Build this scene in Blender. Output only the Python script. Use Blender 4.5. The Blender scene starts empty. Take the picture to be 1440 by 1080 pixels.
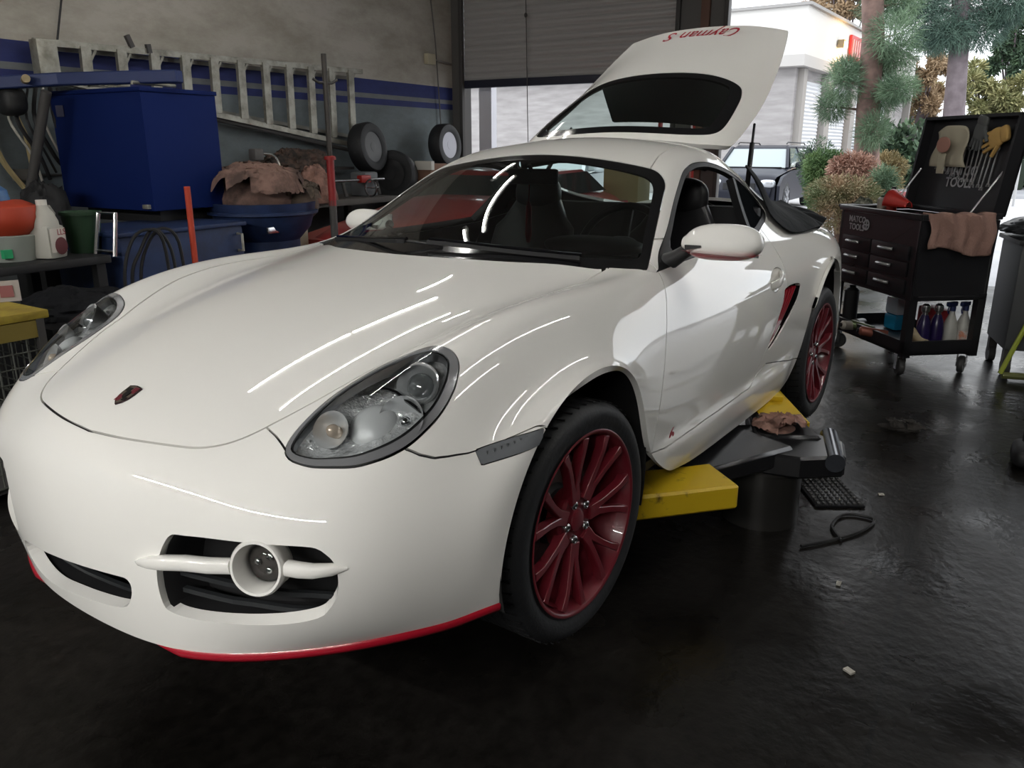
import bpy, bmesh, math, random
import numpy as np
from mathutils import Vector, Matrix
SC = bpy.context.scene; COL = SC.collection
random.seed(7)
# ---------------------------------------------------------------- materials
MATS = {}
def mat(name, col=(.5,.5,.5), rough=.5, metal=0., coat=0., emit=None, estr=0., trans=0., ior=1.45, spec=.5, bump=None, noise=None, alpha=1., sheen=0., coat_rough=.03):
    """bump=(scale, strength); noise=(scale, colour2, lo, hi) mixes a second colour by a noise"""
    if name in MATS: return MATS[name]
    m = bpy.data.materials.new(name); m.use_nodes = True; nt = m.node_tree; b = nt.nodes['Principled BSDF']
    b.inputs['Base Color'].default_value = (*col, 1); b.inputs['Roughness'].default_value = rough
    b.inputs['Metallic'].default_value = metal; b.inputs['Coat Weight'].default_value = coat; b.inputs['Coat Roughness'].default_value = coat_rough
    b.inputs['Transmission Weight'].default_value = trans; b.inputs['IOR'].default_value = ior
    b.inputs['Specular IOR Level'].default_value = spec; b.inputs['Alpha'].default_value = alpha
    b.inputs['Sheen Weight'].default_value = sheen
    if emit: b.inputs['Emission Color'].default_value = (*emit, 1); b.inputs['Emission Strength'].default_value = estr
    if noise or bump:
        tc = nt.nodes.new('ShaderNodeTexCoord')
    if noise:
        n = nt.nodes.new('ShaderNodeTexNoise'); n.inputs['Scale'].default_value = noise[0]; n.inputs['Detail'].default_value = 6; n.inputs['Roughness'].default_value = .65
        r = nt.nodes.new('ShaderNodeValToRGB'); r.color_ramp.elements[0].position = noise[2]; r.color_ramp.elements[1].position = noise[3]
        r.color_ramp.elements[0].color = (*noise[1], 1); r.color_ramp.elements[1].color = (*col, 1)
        nt.links.new(tc.outputs['Object'], n.inputs['Vector']); nt.links.new(n.outputs['Fac'], r.inputs['Fac']); nt.links.new(r.outputs['Color'], b.inputs['Base Color'])
    if bump:
        n2 = nt.nodes.new('ShaderNodeTexNoise'); n2.inputs['Scale'].default_value = bump[0]; n2.inputs['Detail'].default_value = 5
        bp = nt.nodes.new('ShaderNodeBump'); bp.inputs['Strength'].default_value = bump[1]; bp.inputs['Distance'].default_value = .02
        nt.links.new(tc.outputs['Object'], n2.inputs['Vector']); nt.links.new(n2.outputs['Fac'], bp.inputs['Height']); nt.links.new(bp.outputs['Normal'], b.inputs['Normal'])
    MATS[name] = m; return m
def glass_mat(name, tint=(.3,.4,.37), rough=.0, ior=1.5, mixf=None):
    """thin sheet glass: tinted transparency plus a Fresnel mirror"""
    if name in MATS: return MATS[name]
    m = bpy.data.materials.new(name); m.use_nodes = True; nt = m.node_tree; nt.nodes.clear()
    o = nt.nodes.new('ShaderNodeOutputMaterial'); t = nt.nodes.new('ShaderNodeBsdfTransparent'); g = nt.nodes.new('ShaderNodeBsdfGlossy')
    mx = nt.nodes.new('ShaderNodeMixShader'); fr = nt.nodes.new('ShaderNodeFresnel'); fr.inputs['IOR'].default_value = ior
    t.inputs['Color'].default_value = (*tint, 1); g.inputs['Roughness'].default_value = rough; g.inputs['Color'].default_value = (1,1,1,1)
    nt.links.new(fr.outputs[0], mx.inputs[0]); nt.links.new(t.outputs[0], mx.inputs[1]); nt.links.new(g.outputs[0], mx.inputs[2]); nt.links.new(mx.outputs[0], o.inputs[0])
    MATS[name] = m; return m
# ---------------------------------------------------------------- objects
def link(o, parent=None):
    COL.objects.link(o)
    if parent is not None: o.parent = parent
    return o
def tag(o, label=None, cat=None, group=None, kind=None):
    if label: o['label'] = label
    if cat: o['category'] = cat
    if group: o['group'] = group
    if kind: o['kind'] = kind
    return o
def thing(name, label, cat, loc=(0,0,0), rz=0., group=None, parent=None):
    o = bpy.data.objects.new(name, None); o.location = loc; o.rotation_euler = (0,0,rz); o.empty_display_size = .1
    link(o, parent); return tag(o, label, cat, group)
def copy_tree(o, parent=None):
    c = o.copy(); COL.objects.link(c)
    if parent is not None: c.parent = parent
    for ch in list(o.children): copy_tree(ch, c)
    return c
def finish(name, me, mats, parent=None, smooth=None):
    if not isinstance(mats, (list, tuple)): mats = [mats]
    for m in mats: me.materials.append(m)
    o = bpy.data.objects.new(name, me); link(o, parent)
    if smooth is not None:
        for p in me.polygons: p.use_smooth = True
        if smooth < 180: me.set_sharp_from_angle(angle=math.radians(smooth))
    return o
class MB:
    """collects shapes in one bmesh; build() links them as ONE mesh object"""
    def __init__(s): s.bm = bmesh.new(); s.mi = 0
    def _m(s, verts, M):
        if M is not None:
            for v in verts: v.co = M @ v.co
    def faces(s, vs, fs, M=None):
        bv = [s.bm.verts.new(v) for v in vs]; s._m(bv, M)
        for f in fs:
            try: fc = s.bm.faces.new([bv[i] for i in f]); fc.material_index = s.mi
            except ValueError: pass
        return bv
    def box(s, c, d, M=None, bev=0., rot=None):
        """centre, full dimensions"""
        x, y, z = [k/2 for k in d]
        vs = [Vector((sx*x, sy*y, sz*z)) for sx in (-1,1) for sy in (-1,1) for sz in (-1,1)]
        T = Matrix.Translation(Vector(c)) @ (rot.to_4x4() if rot is not None else Matrix.Identity(4))
        vs = [T @ v for v in vs]
        if bev <= 0:
            return s.faces(vs, [(0,1,3,2),(4,6,7,5),(0,4,5,1),(2,3,7,6),(0,2,6,4),(1,5,7,3)], M)
        b2 = bmesh.new(); bv = [b2.verts.new(v) for v in vs]
        for f in [(0,1,3,2),(4,6,7,5),(0,4,5,1),(2,3,7,6),(0,2,6,4),(1,5,7,3)]: b2.faces.new([bv[i] for i in f])
        bmesh.ops.bevel(b2, geom=b2.edges[:], offset=min(bev, min(d)*.45), segments=2, profile=.6, affect='EDGES')
        b2.verts.index_update(); r = s.faces([v.co.copy() for v in b2.verts], [[v.index for v in f.verts] for f in b2.faces], M); b2.free(); return r
    def tube(s, pts, r, n=8, M=None, caps=True, closed=False):
        """swept round bar; r number or list"""
        P = [Vector(p) for p in pts]; k = len(P); R = r if isinstance(r, (list, tuple)) else [r]*k
        rings = []; up = None
        for i in range(k):
            if closed: t = (P[(i+1)%k]-P[i-1])
            else: t = (P[min(i+1,k-1)]-P[max(i-1,0)])
            t.normalize()
            if up is None:
                up = Vector((0,0,1)) if abs(t.z) < .9 else Vector((1,0,0))
            a = t.cross(up).normalized(); b = a.cross(t).normalized(); up = b
            rings.append([P[i]+(a*math.cos(2*math.pi*q/n)+b*math.sin(2*math.pi*q/n))*R[i] for q in range(n)])
        vs = [v for g in rings for v in g]; fs = []
        for i in range(k if closed else k-1):
            j = (i+1)%k
            for q in range(n): fs.append((i*n+q, i*n+(q+1)%n, j*n+(q+1)%n, j*n+q))
        if caps and not closed: fs.append(tuple(range(n))[::-1]); fs.append(tuple((k-1)*n+q for q in range(n)))
        return s.faces(vs, fs, M)
    def lathe(s, prof, n=24, M=None, axis='z', closed=False, caps=True):
        """profile [(r, h)] about an axis"""
        vs = []; fs = []; k = len(prof)
        for r, h in prof:
            for q in range(n):
                a = 2*math.pi*q/n; c, d = r*math.cos(a), r*math.sin(a)
                vs.append(Vector({'z': (c,d,h), 'y': (c,h,d), 'x': (h,c,d)}[axis]))
        for i in range(k if closed else k-1):
            j = (i+1) % k
            for q in range(n): fs.append((i*n+q, i*n+(q+1)%n, j*n+(q+1)%n, j*n+q))
        if not closed and caps:
            if prof[0][0] > 1e-6: fs.append(tuple(range(n))[::-1])
            if prof[-1][0] > 1e-6: fs.append(tuple((k-1)*n+q for q in range(n)))
        return s.faces(vs, fs, M)
    def prism(s, poly, h0, h1, M=None, axis='z'):
        """polygon extruded along an axis; poly in the two other coordinates"""
        k = len(poly); f = {'z': lambda a,b,h: (a,b,h), 'y': lambda a,b,h: (a,h,b), 'x': lambda a,b,h: (h,a,b)}[axis]
        vs = [Vector(f(a,b,h)) for h in (h0,h1) for a,b in poly]
        fs = [tuple(range(k)), tuple(range(k,2*k))] + [(i,(i+1)%k,k+(i+1)%k,k+i) for i in range(k)]
        return s.faces(vs, fs, M)
    def grid(s, F, nu, nv, M=None, cu=False):
        vs = [Vector(F(i/(nu-1 if not cu else nu), j/(nv-1))) for i in range(nu) for j in range(nv)]; fs = []
        for i in range(nu if cu else nu-1):
            for j in range(nv-1):
                a = (i+1)%nu; fs.append((i*nv+j, a*nv+j, a*nv+j+1, i*nv+j+1))
        return s.faces(vs, fs, M)
    def ell(s, c, r, p=2., nu=24, nv=14, M=None):
        """superellipsoid"""
        g = lambda t: math.copysign(abs(t)**(2/p), t)
        def F(u, v):
            a = 2*math.pi*u; b = -math.pi/2+math.pi*v
            return (c[0]+r[0]*g(math.cos(b))*g(math.cos(a)), c[1]+r[1]*g(math.cos(b))*g(math.sin(a)), c[2]+r[2]*g(math.sin(b)))
        return s.grid(F, nu, nv, M, cu=True)
    def ribbon(s, pts, W, H, M=None, up=(0,0,1)):
        """rectangular bar along pts; W, H full sizes (numbers or lists)"""
        P = [Vector(p) for p in pts]; k = len(P); W = W if isinstance(W, list) else [W]*k; H = H if isinstance(H, list) else [H]*k; vs = []
        for i in range(k):
            t = (P[min(i+1,k-1)]-P[max(i-1,0)]).normalized(); a = t.cross(Vector(up)).normalized(); b = a.cross(t).normalized()
            for sx, sy in ((-1,-1),(1,-1),(1,1),(-1,1)): vs.append(P[i]+a*sx*W[i]/2+b*sy*H[i]/2)
        fs = [(0,1,2,3), tuple((k-1)*4+q for q in (3,2,1,0))]
        for i in range(k-1):
            for q in range(4): fs.append((i*4+q, i*4+(q+1)%4, (i+1)*4+(q+1)%4, (i+1)*4+q))
        return s.faces(vs, fs, M)
    def oval(s, pts, W, H, n=16, up=(0,0,1)):
        """bar of oval section; W across, H along up (numbers or lists)"""
        P = [Vector(p) for p in pts]; k = len(P); W = W if isinstance(W, list) else [W]*k; H = H if isinstance(H, list) else [H]*k; vs = []
        for i in range(k):
            t = (P[min(i+1,k-1)]-P[max(i-1,0)]).normalized(); a = t.cross(Vector(up)).normalized(); b = a.cross(t).normalized()
            for q in range(n):
                c, d = math.cos(2*math.pi*q/n), math.sin(2*math.pi*q/n); vs.append(P[i]+a*W[i]/2*math.copysign(abs(c)**.7, c)+b*H[i]/2*math.copysign(abs(d)**.7, d))
        fs = [tuple(range(n)), tuple((k-1)*n+q for q in range(n))]
        for i in range(k-1):
            for q in range(n): fs.append((i*n+q, i*n+(q+1)%n, (i+1)*n+(q+1)%n, (i+1)*n+q))
        return s.faces(vs, fs)
    def build(s, name, mats, parent=None, smooth=35, weld=True, fix=True):
        if weld: bmesh.ops.remove_doubles(s.bm, verts=s.bm.verts, dist=1e-5)
        if fix: bmesh.ops.recalc_face_normals(s.bm, faces=s.bm.faces)
        me = bpy.data.meshes.new(name); s.bm.to_mesh(me); s.bm.free()
        return finish(name, me, mats, parent, smooth)
# ---------------------------------------------------------------- polygon soups with exact curved cuts
def smooth_poly(pts, n=6, closed=True, alpha=.5):
    """Catmull-Rom through the points; a point repeated keeps its corner"""
    P = np.array(pts, float); k = len(P); out = []
    for i in range(k if closed else k-1):
        p0, p1, p2, p3 = (P[(i-1)%k], P[i], P[(i+1)%k], P[(i+2)%k]) if closed else (P[max(i-1,0)], P[i], P[i+1], P[min(i+2,k-1)])
        if np.allclose(p1, p2): continue
        for t in np.arange(n)/n:
            out.append(.5*((2*p1)+(p2-p0)*t+(2*p0-5*p1+4*p2-p3)*t*t+(3*p1-p0-3*p2+p3)*t**3))
    if not closed: out.append(P[-1])
    return np.array(out)
def sdf(Q, poly):
    """signed distance of 2-D points Q to a closed polygon, positive inside"""
    lo, hi = poly.min(0), poly.max(0); bb = np.maximum(np.maximum(lo-Q, Q-hi), 0).max(1); near = bb < .03
    if not near.all():
        out = -bb-.005
        if near.any(): out[near] = sdf(Q[near], poly)
        return out
    A = poly; B = np.roll(poly, -1, 0); out = np.empty(len(Q))
    for s in range(0, len(Q), 20000):
        q = Q[s:s+20000]; e = B-A; w = q[:, None]-A[None]
        t = np.clip((w*e).sum(-1)/np.maximum((e*e).sum(-1), 1e-12), 0, 1)
        d = np.linalg.norm(w-e*t[..., None], axis=-1).min(1)
        c = ((A[None,:,1] > q[:,None,1]) != (B[None,:,1] > q[:,None,1])) & (q[:,None,0] < (B[:,0]-A[:,0])*(q[:,None,1]-A[:,1])/np.where(B[:,1]==A[:,1],1e-12,B[:,1]-A[:,1])+A[:,0])
        out[s:s+20000] = np.where(c.sum(1) % 2 == 1, d, -d)
    return out
class Soup:
    def __init__(s, V, N, P): s.V, s.N, s.P = V, N, P
    def compact(s):
        used = sorted({i for p in s.P for i in p}); m = {i: k for k, i in enumerate(used)}
        return Soup(s.V[used], s.N[used], [tuple(m[i] for i in p) for p in s.P])
    def cut(s, F, only='both'):
        """returns (inside F>0, outside)"""
        f = F(s.V); f = np.where(np.abs(f) < 1e-7, 1e-7, f); pos = f > 0
        ins, outs, st = [], [], []
        for p in s.P:
            c = sum(pos[i] for i in p)
            (ins if c == len(p) else outs if c == 0 else st).append(p)
        E = {}
        for p in st:
            for a, b in zip(p, p[1:]+p[:1]):
                if pos[a] != pos[b]: E.setdefault((min(a,b), max(a,b)), None)
        V, N = s.V, s.N
        if E:
            K = np.array(list(E)); lo = np.where(pos[K[:,0]], 1., 0.); hi = 1-lo   # lo: param of negative end
            a, b = V[K[:,0]], V[K[:,1]]
            for _ in range(14):
                mid = (lo+hi)/2; fm = F(a+(b-a)*mid[:,None]) > 0
                hi = np.where(fm, mid, hi); lo = np.where(fm, lo, mid)
            t = ((lo+hi)/2)[:,None]; n0 = len(V)
            nv = a+(b-a)*t; nn = N[K[:,0]]*(1-t)+N[K[:,1]]*t; nn /= np.linalg.norm(nn, axis=1, keepdims=True)
            V = np.concatenate([V, nv]); N = np.concatenate([N, nn])
            for k, e in enumerate(E): E[e] = n0+k
        for p in st:
            A, B = [], []
            for a, b in zip(p, p[1:]+p[:1]):
                (A if pos[a] else B).append(a)
                if pos[a] != pos[b]:
                    c = E[(min(a,b), max(a,b))]; A.append(c); B.append(c)
            if len(A) > 2: ins.append(tuple(A))
            if len(B) > 2: outs.append(tuple(B))
        return Soup(V, N, ins).compact() if ins else None, Soup(V, N, outs).compact() if outs else None
    def offset(s, d): return Soup(s.V+s.N*d, s.N, s.P)
    def boundary(s):
        E = {}
        for p in s.P:
            for a, b in zip(p, p[1:]+p[:1]):
                if (b, a) in E: E[(b, a)] = None
                else: E[(a, b)] = 1
        return [e for e, v in E.items() if v]
    def obj(s, name, mats, parent=None, rim=0., xf=None, rimdir=None):
        """mesh with the surface's own normals; rim = depth of the turned-in edge"""
        V = s.V; P = list(s.P); k = len(V); LN = [s.N[i] for p in P for i in p]
        if rim:
            bd = s.boundary(); ids = sorted({i for e in bd for i in e}); m = {i: k+q for q, i in enumerate(ids)}
            D = -s.N[ids] if rimdir is None else np.tile(np.array(rimdir, float), (len(ids), 1))
            V = np.concatenate([V, V[ids]+D*rim])
            for a, b in bd:
                q = (b, a, m[a], m[b]); P.append(q)
                n = np.cross(V[q[1]]-V[q[0]], V[q[3]]-V[q[0]]); l = np.linalg.norm(n); n = n/l if l > 1e-12 else s.N[a]
                LN += [n]*4
        LN = np.array(LN)
        if xf is not None:
            V = V@xf[:3,:3].T+xf[:3,3]; LN = LN@xf[:3,:3].T
        Y = np.array([1,-1,1.]); V = V*Y; LN = LN*Y                      # to the right-handed car frame
        P = [p[::-1] for p in P]; out = []; i = 0
        for p in P: out += list(LN[i:i+len(p)][::-1]); i += len(p)
        me = bpy.data.meshes.new(name); me.from_pydata(V.tolist(), [], P)
        me.polygons.foreach_set('use_smooth', [True]*len(P))
        me.normals_split_custom_set([tuple(n) for n in out])
        return finish(name, me, mats, parent)
def grid_soup(S, N):
    n, m = S.shape[:2]; P = []
    for i in range(n-1):
        for j in range(m-1): P.append((i*m+j, (i+1)*m+j, (i+1)*m+j+1, i*m+j+1))
    return Soup(S.reshape(-1,3), N.reshape(-1,3), P)

def text_mesh(body, size, depth=.0006, bold=0., font_shear=0., spacing=1.):
    """letters as a mesh datablock lying in the xy plane, centred"""
    c = bpy.data.curves.new('letters', 'FONT'); c.body = body; c.size = size; c.extrude = depth; c.align_x = 'CENTER'; c.align_y = 'CENTER'
    c.offset = bold; c.shear = font_shear; c.space_character = spacing; c.resolution_u = 3; c.space_line = .9
    o = bpy.data.objects.new('letters', c); COL.objects.link(o); bpy.context.view_layer.update()
    me = bpy.data.meshes.new_from_object(o.evaluated_get(bpy.context.evaluated_depsgraph_get()))
    bpy.data.objects.remove(o); bpy.data.curves.remove(c); return me
def text_obj(name, body, size, m, M, parent=None, **k):
    me = text_mesh(body, size, **k); me.materials.clear(); me.transform(M); return finish(name, me, m, parent)
def frame_M(o, xdir, ydir):
    """matrix with local x along xdir, local y near ydir, at o"""
    x = Vector(xdir).normalized(); z = x.cross(Vector(ydir)).normalized(); y = z.cross(x)
    return Matrix(((x[0],y[0],z[0],o[0]),(x[1],y[1],z[1],o[1]),(x[2],y[2],z[2],o[2]),(0,0,0,1)))
# ---------------------------------------------------------------- car body surface (car frame: x back, y to driver's side, z up)
def arch(cx, cz, r, deg, y):
    a = math.radians(deg); return (cx+r*math.cos(a), y, cz+r*math.sin(a))
FA = lambda deg, y: arch(-.04, .30, .375, deg, y)
RA = lambda deg, y: arch(2.42, .36, .372, deg, y)
GRID = [
 [(-.895,0,.145),(-.89,.14,.147),(-.875,.27,.15),(-.84,.39,.165),(-.785,.50,.178),(-.715,.60,.192),(-.645,.675,.203),(-.585,.72,.208),(-.53,.745,.20),(-.49,.765,.205),(-.46,.78,.208),(-.43,.795,.21),FA(194,.805)],
 [(-.915,0,.25),(-.91,.14,.25),(-.893,.27,.25),(-.86,.39,.255),(-.828,.505,.26),(-.768,.61,.265),(-.69,.695,.27),(-.605,.73,.275),(-.55,.765,.28),(-.51,.785,.285),(-.475,.80,.29),(-.445,.81,.295),FA(180,.818)],
 [(-.92,0,.36),(-.915,.14,.36),(-.898,.27,.36),(-.865,.39,.36),(-.845,.51,.365),(-.793,.622,.37),(-.715,.708,.375),(-.625,.748,.38),(-.56,.782,.385),(-.51,.80,.39),(-.47,.815,.395),(-.435,.823,.40),FA(165,.828)],
 [(-.91,0,.455),(-.905,.14,.455),(-.89,.27,.455),(-.858,.385,.455),(-.84,.505,.455),(-.787,.612,.455),(-.712,.697,.455),(-.62,.74,.46),(-.55,.777,.465),(-.49,.80,.47),(-.445,.82,.475),(-.405,.83,.48),FA(151,.835)],
 [(-.88,0,.53),(-.877,.14,.53),(-.862,.26,.53),(-.83,.37,.53),(-.808,.48,.53),(-.757,.58,.53),(-.683,.66,.53),(-.595,.707,.53),(-.52,.75,.535),(-.46,.785,.54),(-.41,.81,.547),(-.36,.83,.552),FA(137,.838)],
 [(-.835,0,.582),(-.83,.13,.582),(-.815,.25,.58),(-.785,.35,.58),(-.74,.45,.585),(-.70,.54,.595),(-.655,.63,.612),(-.58,.70,.610),(-.497,.75,.602),(-.41,.768,.592),(-.35,.802,.597),(-.30,.827,.604),FA(124,.84)],
 [(-.74,0,.632),(-.735,.13,.6315),(-.72,.25,.6275),(-.695,.35,.621),(-.66,.44,.623),(-.625,.525,.652),(-.575,.615,.694),(-.502,.682,.692),(-.42,.742,.672),(-.325,.76,.64),(-.26,.80,.64),(-.215,.828,.643),FA(111,.842)],
 [(-.58,0,.702),(-.575,.13,.7015),(-.565,.26,.697),(-.545,.37,.689),(-.515,.46,.684),(-.48,.545,.715),(-.435,.62,.756),(-.365,.688,.757),(-.286,.742,.728),(-.205,.765,.685),(-.155,.80,.675),(-.12,.83,.672),FA(99,.843)],
 [(-.36,0,.775),(-.355,.14,.7735),(-.345,.28,.768),(-.33,.41,.757),(-.31,.50,.749),(-.285,.572,.768),(-.245,.64,.808),(-.19,.70,.806),(-.128,.748,.760),(-.08,.78,.72),(-.05,.81,.697),(-.03,.835,.682),FA(87,.845)],
 [(-.10,0,.838),(-.1,.15,.8365),(-.095,.30,.829),(-.085,.44,.812),(-.07,.53,.798),(-.05,.60,.816),(-.02,.66,.838),(.01,.712,.830),(.04,.76,.785),(.06,.79,.74),(.072,.82,.70),(.078,.838,.672),FA(72,.845)],
 [(.14,0,.88),(.14,.16,.876),(.145,.32,.868),(.15,.46,.849),(.16,.55,.831),(.17,.62,.841),(.18,.68,.852),(.195,.732,.832),(.205,.77,.785),(.21,.80,.735),(.205,.825,.68),(.195,.84,.635),FA(55,.845)],
 [(.375,0,.905),(.38,.17,.90),(.40,.34,.888),(.44,.50,.866),(.475,.585,.85),(.46,.65,.852),(.43,.70,.845),(.40,.745,.82),(.375,.78,.775),(.35,.805,.71),(.325,.825,.635),(.295,.838,.57),FA(36,.842)],
 [(.56,0,.998),(.565,.17,.993),(.575,.34,.972),(.59,.50,.93),(.60,.655,.887),(.61,.69,.868),(.59,.718,.856),(.56,.748,.836),(.53,.78,.79),(.50,.81,.71),(.46,.828,.60),(.40,.838,.49),FA(14,.835)],
 [(.76,0,1.09),(.765,.17,1.085),(.775,.33,1.066),(.785,.48,1.035),(.79,.598,1.0),(.80,.632,.975),(.79,.675,.92),(.765,.73,.855),(.74,.785,.79),(.70,.82,.70),(.645,.835,.58),(.57,.838,.44),(.40,.812,.235)],
 [(.95,0,1.165),(.955,.16,1.16),(.96,.31,1.145),(.965,.44,1.12),(.95,.545,1.092),(.96,.583,1.07),(.96,.64,.975),(.95,.72,.87),(.93,.785,.80),(.90,.825,.70),(.86,.838,.57),(.80,.835,.42),(.66,.80,.205)],
 [(1.12,0,1.225),(1.12,.15,1.222),(1.12,.29,1.21),(1.12,.41,1.19),(1.12,.50,1.163),(1.125,.55,1.135),(1.13,.615,1.02),(1.13,.705,.885),(1.12,.785,.81),(1.10,.825,.70),(1.07,.84,.56),(1.03,.83,.40),(.95,.80,.20)],
 [(1.35,0,1.277),(1.35,.15,1.274),(1.35,.29,1.262),(1.35,.41,1.24),(1.35,.50,1.212),(1.35,.555,1.178),(1.35,.615,1.045),(1.35,.695,.90),(1.35,.785,.815),(1.35,.825,.70),(1.34,.84,.56),(1.32,.83,.40),(1.27,.80,.20)],
 [(1.58,0,1.275),(1.58,.15,1.272),(1.58,.29,1.26),(1.58,.41,1.237),(1.58,.495,1.207),(1.58,.555,1.163),(1.58,.612,1.04),(1.58,.685,.91),(1.58,.785,.82),(1.58,.825,.70),(1.58,.835,.56),(1.58,.825,.40),(1.58,.80,.20)],
 [(1.80,0,1.25),(1.80,.15,1.247),(1.80,.28,1.233),(1.80,.40,1.208),(1.80,.485,1.175),(1.80,.555,1.115),(1.80,.605,1.02),(1.80,.665,.93),(1.80,.77,.84),(1.80,.815,.71),(1.81,.826,.56),(1.83,.815,.40),(1.88,.80,.205)],
 [(2.0,0,1.21),(2.0,.15,1.207),(2.0,.27,1.19),(2.0,.39,1.162),(2.0,.475,1.12),(2.0,.55,1.05),(2.0,.60,.99),(2.0,.66,.93),(2.0,.76,.855),(1.99,.812,.74),(1.98,.825,.60),(1.99,.82,.43),RA(194,.803)],
 [(2.2,0,1.165),(2.2,.14,1.16),(2.2,.26,1.145),(2.2,.37,1.115),(2.2,.46,1.065),(2.2,.54,1.00),(2.2,.60,.955),(2.2,.67,.92),(2.18,.75,.865),(2.15,.805,.77),(2.12,.828,.66),(2.09,.828,.55),RA(165,.825)],
 [(2.42,0,1.105),(2.42,.14,1.10),(2.42,.26,1.085),(2.42,.37,1.055),(2.42,.46,1.01),(2.42,.54,.965),(2.42,.61,.935),(2.41,.68,.905),(2.38,.745,.86),(2.33,.80,.79),(2.27,.828,.72),(2.2,.836,.655),RA(140,.835)],
 [(2.65,0,1.04),(2.65,.14,1.037),(2.65,.26,1.025),(2.65,.37,.998),(2.65,.47,.965),(2.65,.55,.94),(2.64,.62,.915),(2.61,.69,.885),(2.56,.75,.84),(2.49,.80,.79),(2.41,.828,.75),(2.33,.838,.722),RA(115,.84)],
 [(2.85,0,.985),(2.85,.14,.982),(2.85,.26,.972),(2.85,.37,.952),(2.85,.47,.93),(2.845,.55,.912),(2.83,.625,.89),(2.8,.69,.862),(2.74,.745,.825),(2.66,.79,.785),(2.57,.82,.757),(2.49,.836,.742),RA(90,.84)],
 [(3.02,0,.945),(3.02,.14,.943),(3.02,.26,.935),(3.02,.37,.918),(3.02,.47,.90),(3.01,.55,.88),(2.99,.62,.86),(2.95,.68,.83),(2.89,.735,.80),(2.81,.775,.77),(2.73,.805,.74),(2.65,.825,.715),RA(62,.832)],
 [(3.17,0,.93),(3.17,.14,.928),(3.17,.26,.92),(3.17,.36,.90),(3.16,.46,.88),(3.14,.54,.855),(3.1,.61,.83),(3.05,.665,.80),(2.98,.715,.765),(2.9,.755,.73),(2.83,.785,.69),(2.76,.81,.645),RA(38,.82)],
 [(3.27,0,.895),(3.27,.14,.893),(3.265,.26,.89),(3.25,.36,.875),(3.23,.45,.85),(3.2,.53,.82),(3.16,.595,.785),(3.11,.65,.75),(3.05,.70,.71),(2.98,.74,.67),(2.91,.775,.62),(2.84,.80,.55),RA(15,.81)],
 [(3.34,0,.80),(3.34,.14,.80),(3.335,.26,.80),(3.32,.36,.79),(3.295,.45,.77),(3.26,.53,.74),(3.21,.6,.70),(3.16,.655,.66),(3.1,.705,.61),(3.03,.745,.56),(2.96,.775,.50),(2.88,.80,.43),RA(-5,.81)],
 [(3.39,0,.65),(3.39,.14,.65),(3.385,.26,.65),(3.37,.37,.64),(3.34,.47,.63),(3.3,.55,.61),(3.25,.62,.58),(3.19,.68,.54),(3.13,.72,.50),(3.06,.755,.45),(2.98,.78,.40),(2.9,.80,.34),(2.80,.81,.27)],
 [(3.40,0,.48),(3.4,.14,.48),(3.395,.26,.48),(3.38,.37,.48),(3.35,.47,.47),(3.31,.55,.46),(3.26,.62,.44),(3.2,.68,.41),(3.14,.72,.38),(3.07,.755,.34),(2.99,.78,.30),(2.91,.795,.26),(2.81,.80,.21)],
 [(3.34,0,.26),(3.335,.14,.26),(3.33,.26,.26),(3.31,.37,.26),(3.28,.47,.26),(3.24,.55,.25),(3.19,.62,.24),(3.13,.67,.23),(3.07,.71,.22),(3.0,.745,.21),(2.94,.77,.2),(2.88,.785,.19),(2.82,.79,.18)],
]
def bspl(n, m):
    """matrix of a clamped-extrapolated uniform cubic B-spline: n+2 controls, evaluated m per span"""
    T = np.linspace(0, n-1, (n-1)*m+1); B = np.zeros((len(T), n+2)); D = np.zeros_like(B)
    for r, t in enumerate(T):
        k = min(int(t), n-2); s = t-k
        B[r, k:k+4] = [(1-s)**3/6, (3*s**3-6*s*s+4)/6, (-3*s**3+3*s*s+3*s+1)/6, s**3/6]
        D[r, k:k+4] = [-(1-s)**2/2, (9*s*s-12*s)/6, (-9*s*s+6*s+3)/6, s*s/2]
    return B, D
def fair_ctrl(P, lu, lv):
    """controls that pass near the points P (n,m,3) while staying fair: separable smoothing spline"""
    n, m = P.shape[:2]
    def op(k, lam):
        B, _ = bspl(k, 1); D3 = np.diff(np.eye(k+2), n=3, axis=0)
        A = B.T@B + lam*D3.T@D3 + 1e-9*np.eye(k+2)
        return np.linalg.solve(A, B.T)
    U = op(n, lu); V = op(m, lv)
    return np.einsum('ai,bj,ijc->abc', U, V, P)
def car_surface(mu, mv, lu=.25, lv=.05):
    G = np.array(GRID, float); M = G[:, 1:][:, ::-1]*[1, -1, 1]
    P = np.concatenate([M, G], 1)                       # j from passenger arch edge to driver arch edge
    Cc = fair_ctrl(P, lu, lv)
    Bu, Du = bspl(P.shape[0], mu); Bv, Dv = bspl(P.shape[1], mv)
    S = np.einsum('ia,jb,abc->ijc', Bu, Bv, Cc)
    N = np.cross(np.einsum('ia,jb,abc->ijc', Bu, Dv, Cc), np.einsum('ia,jb,abc->ijc', Du, Bv, Cc))
    N /= np.linalg.norm(N, axis=-1, keepdims=True)
    return S, -N
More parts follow.
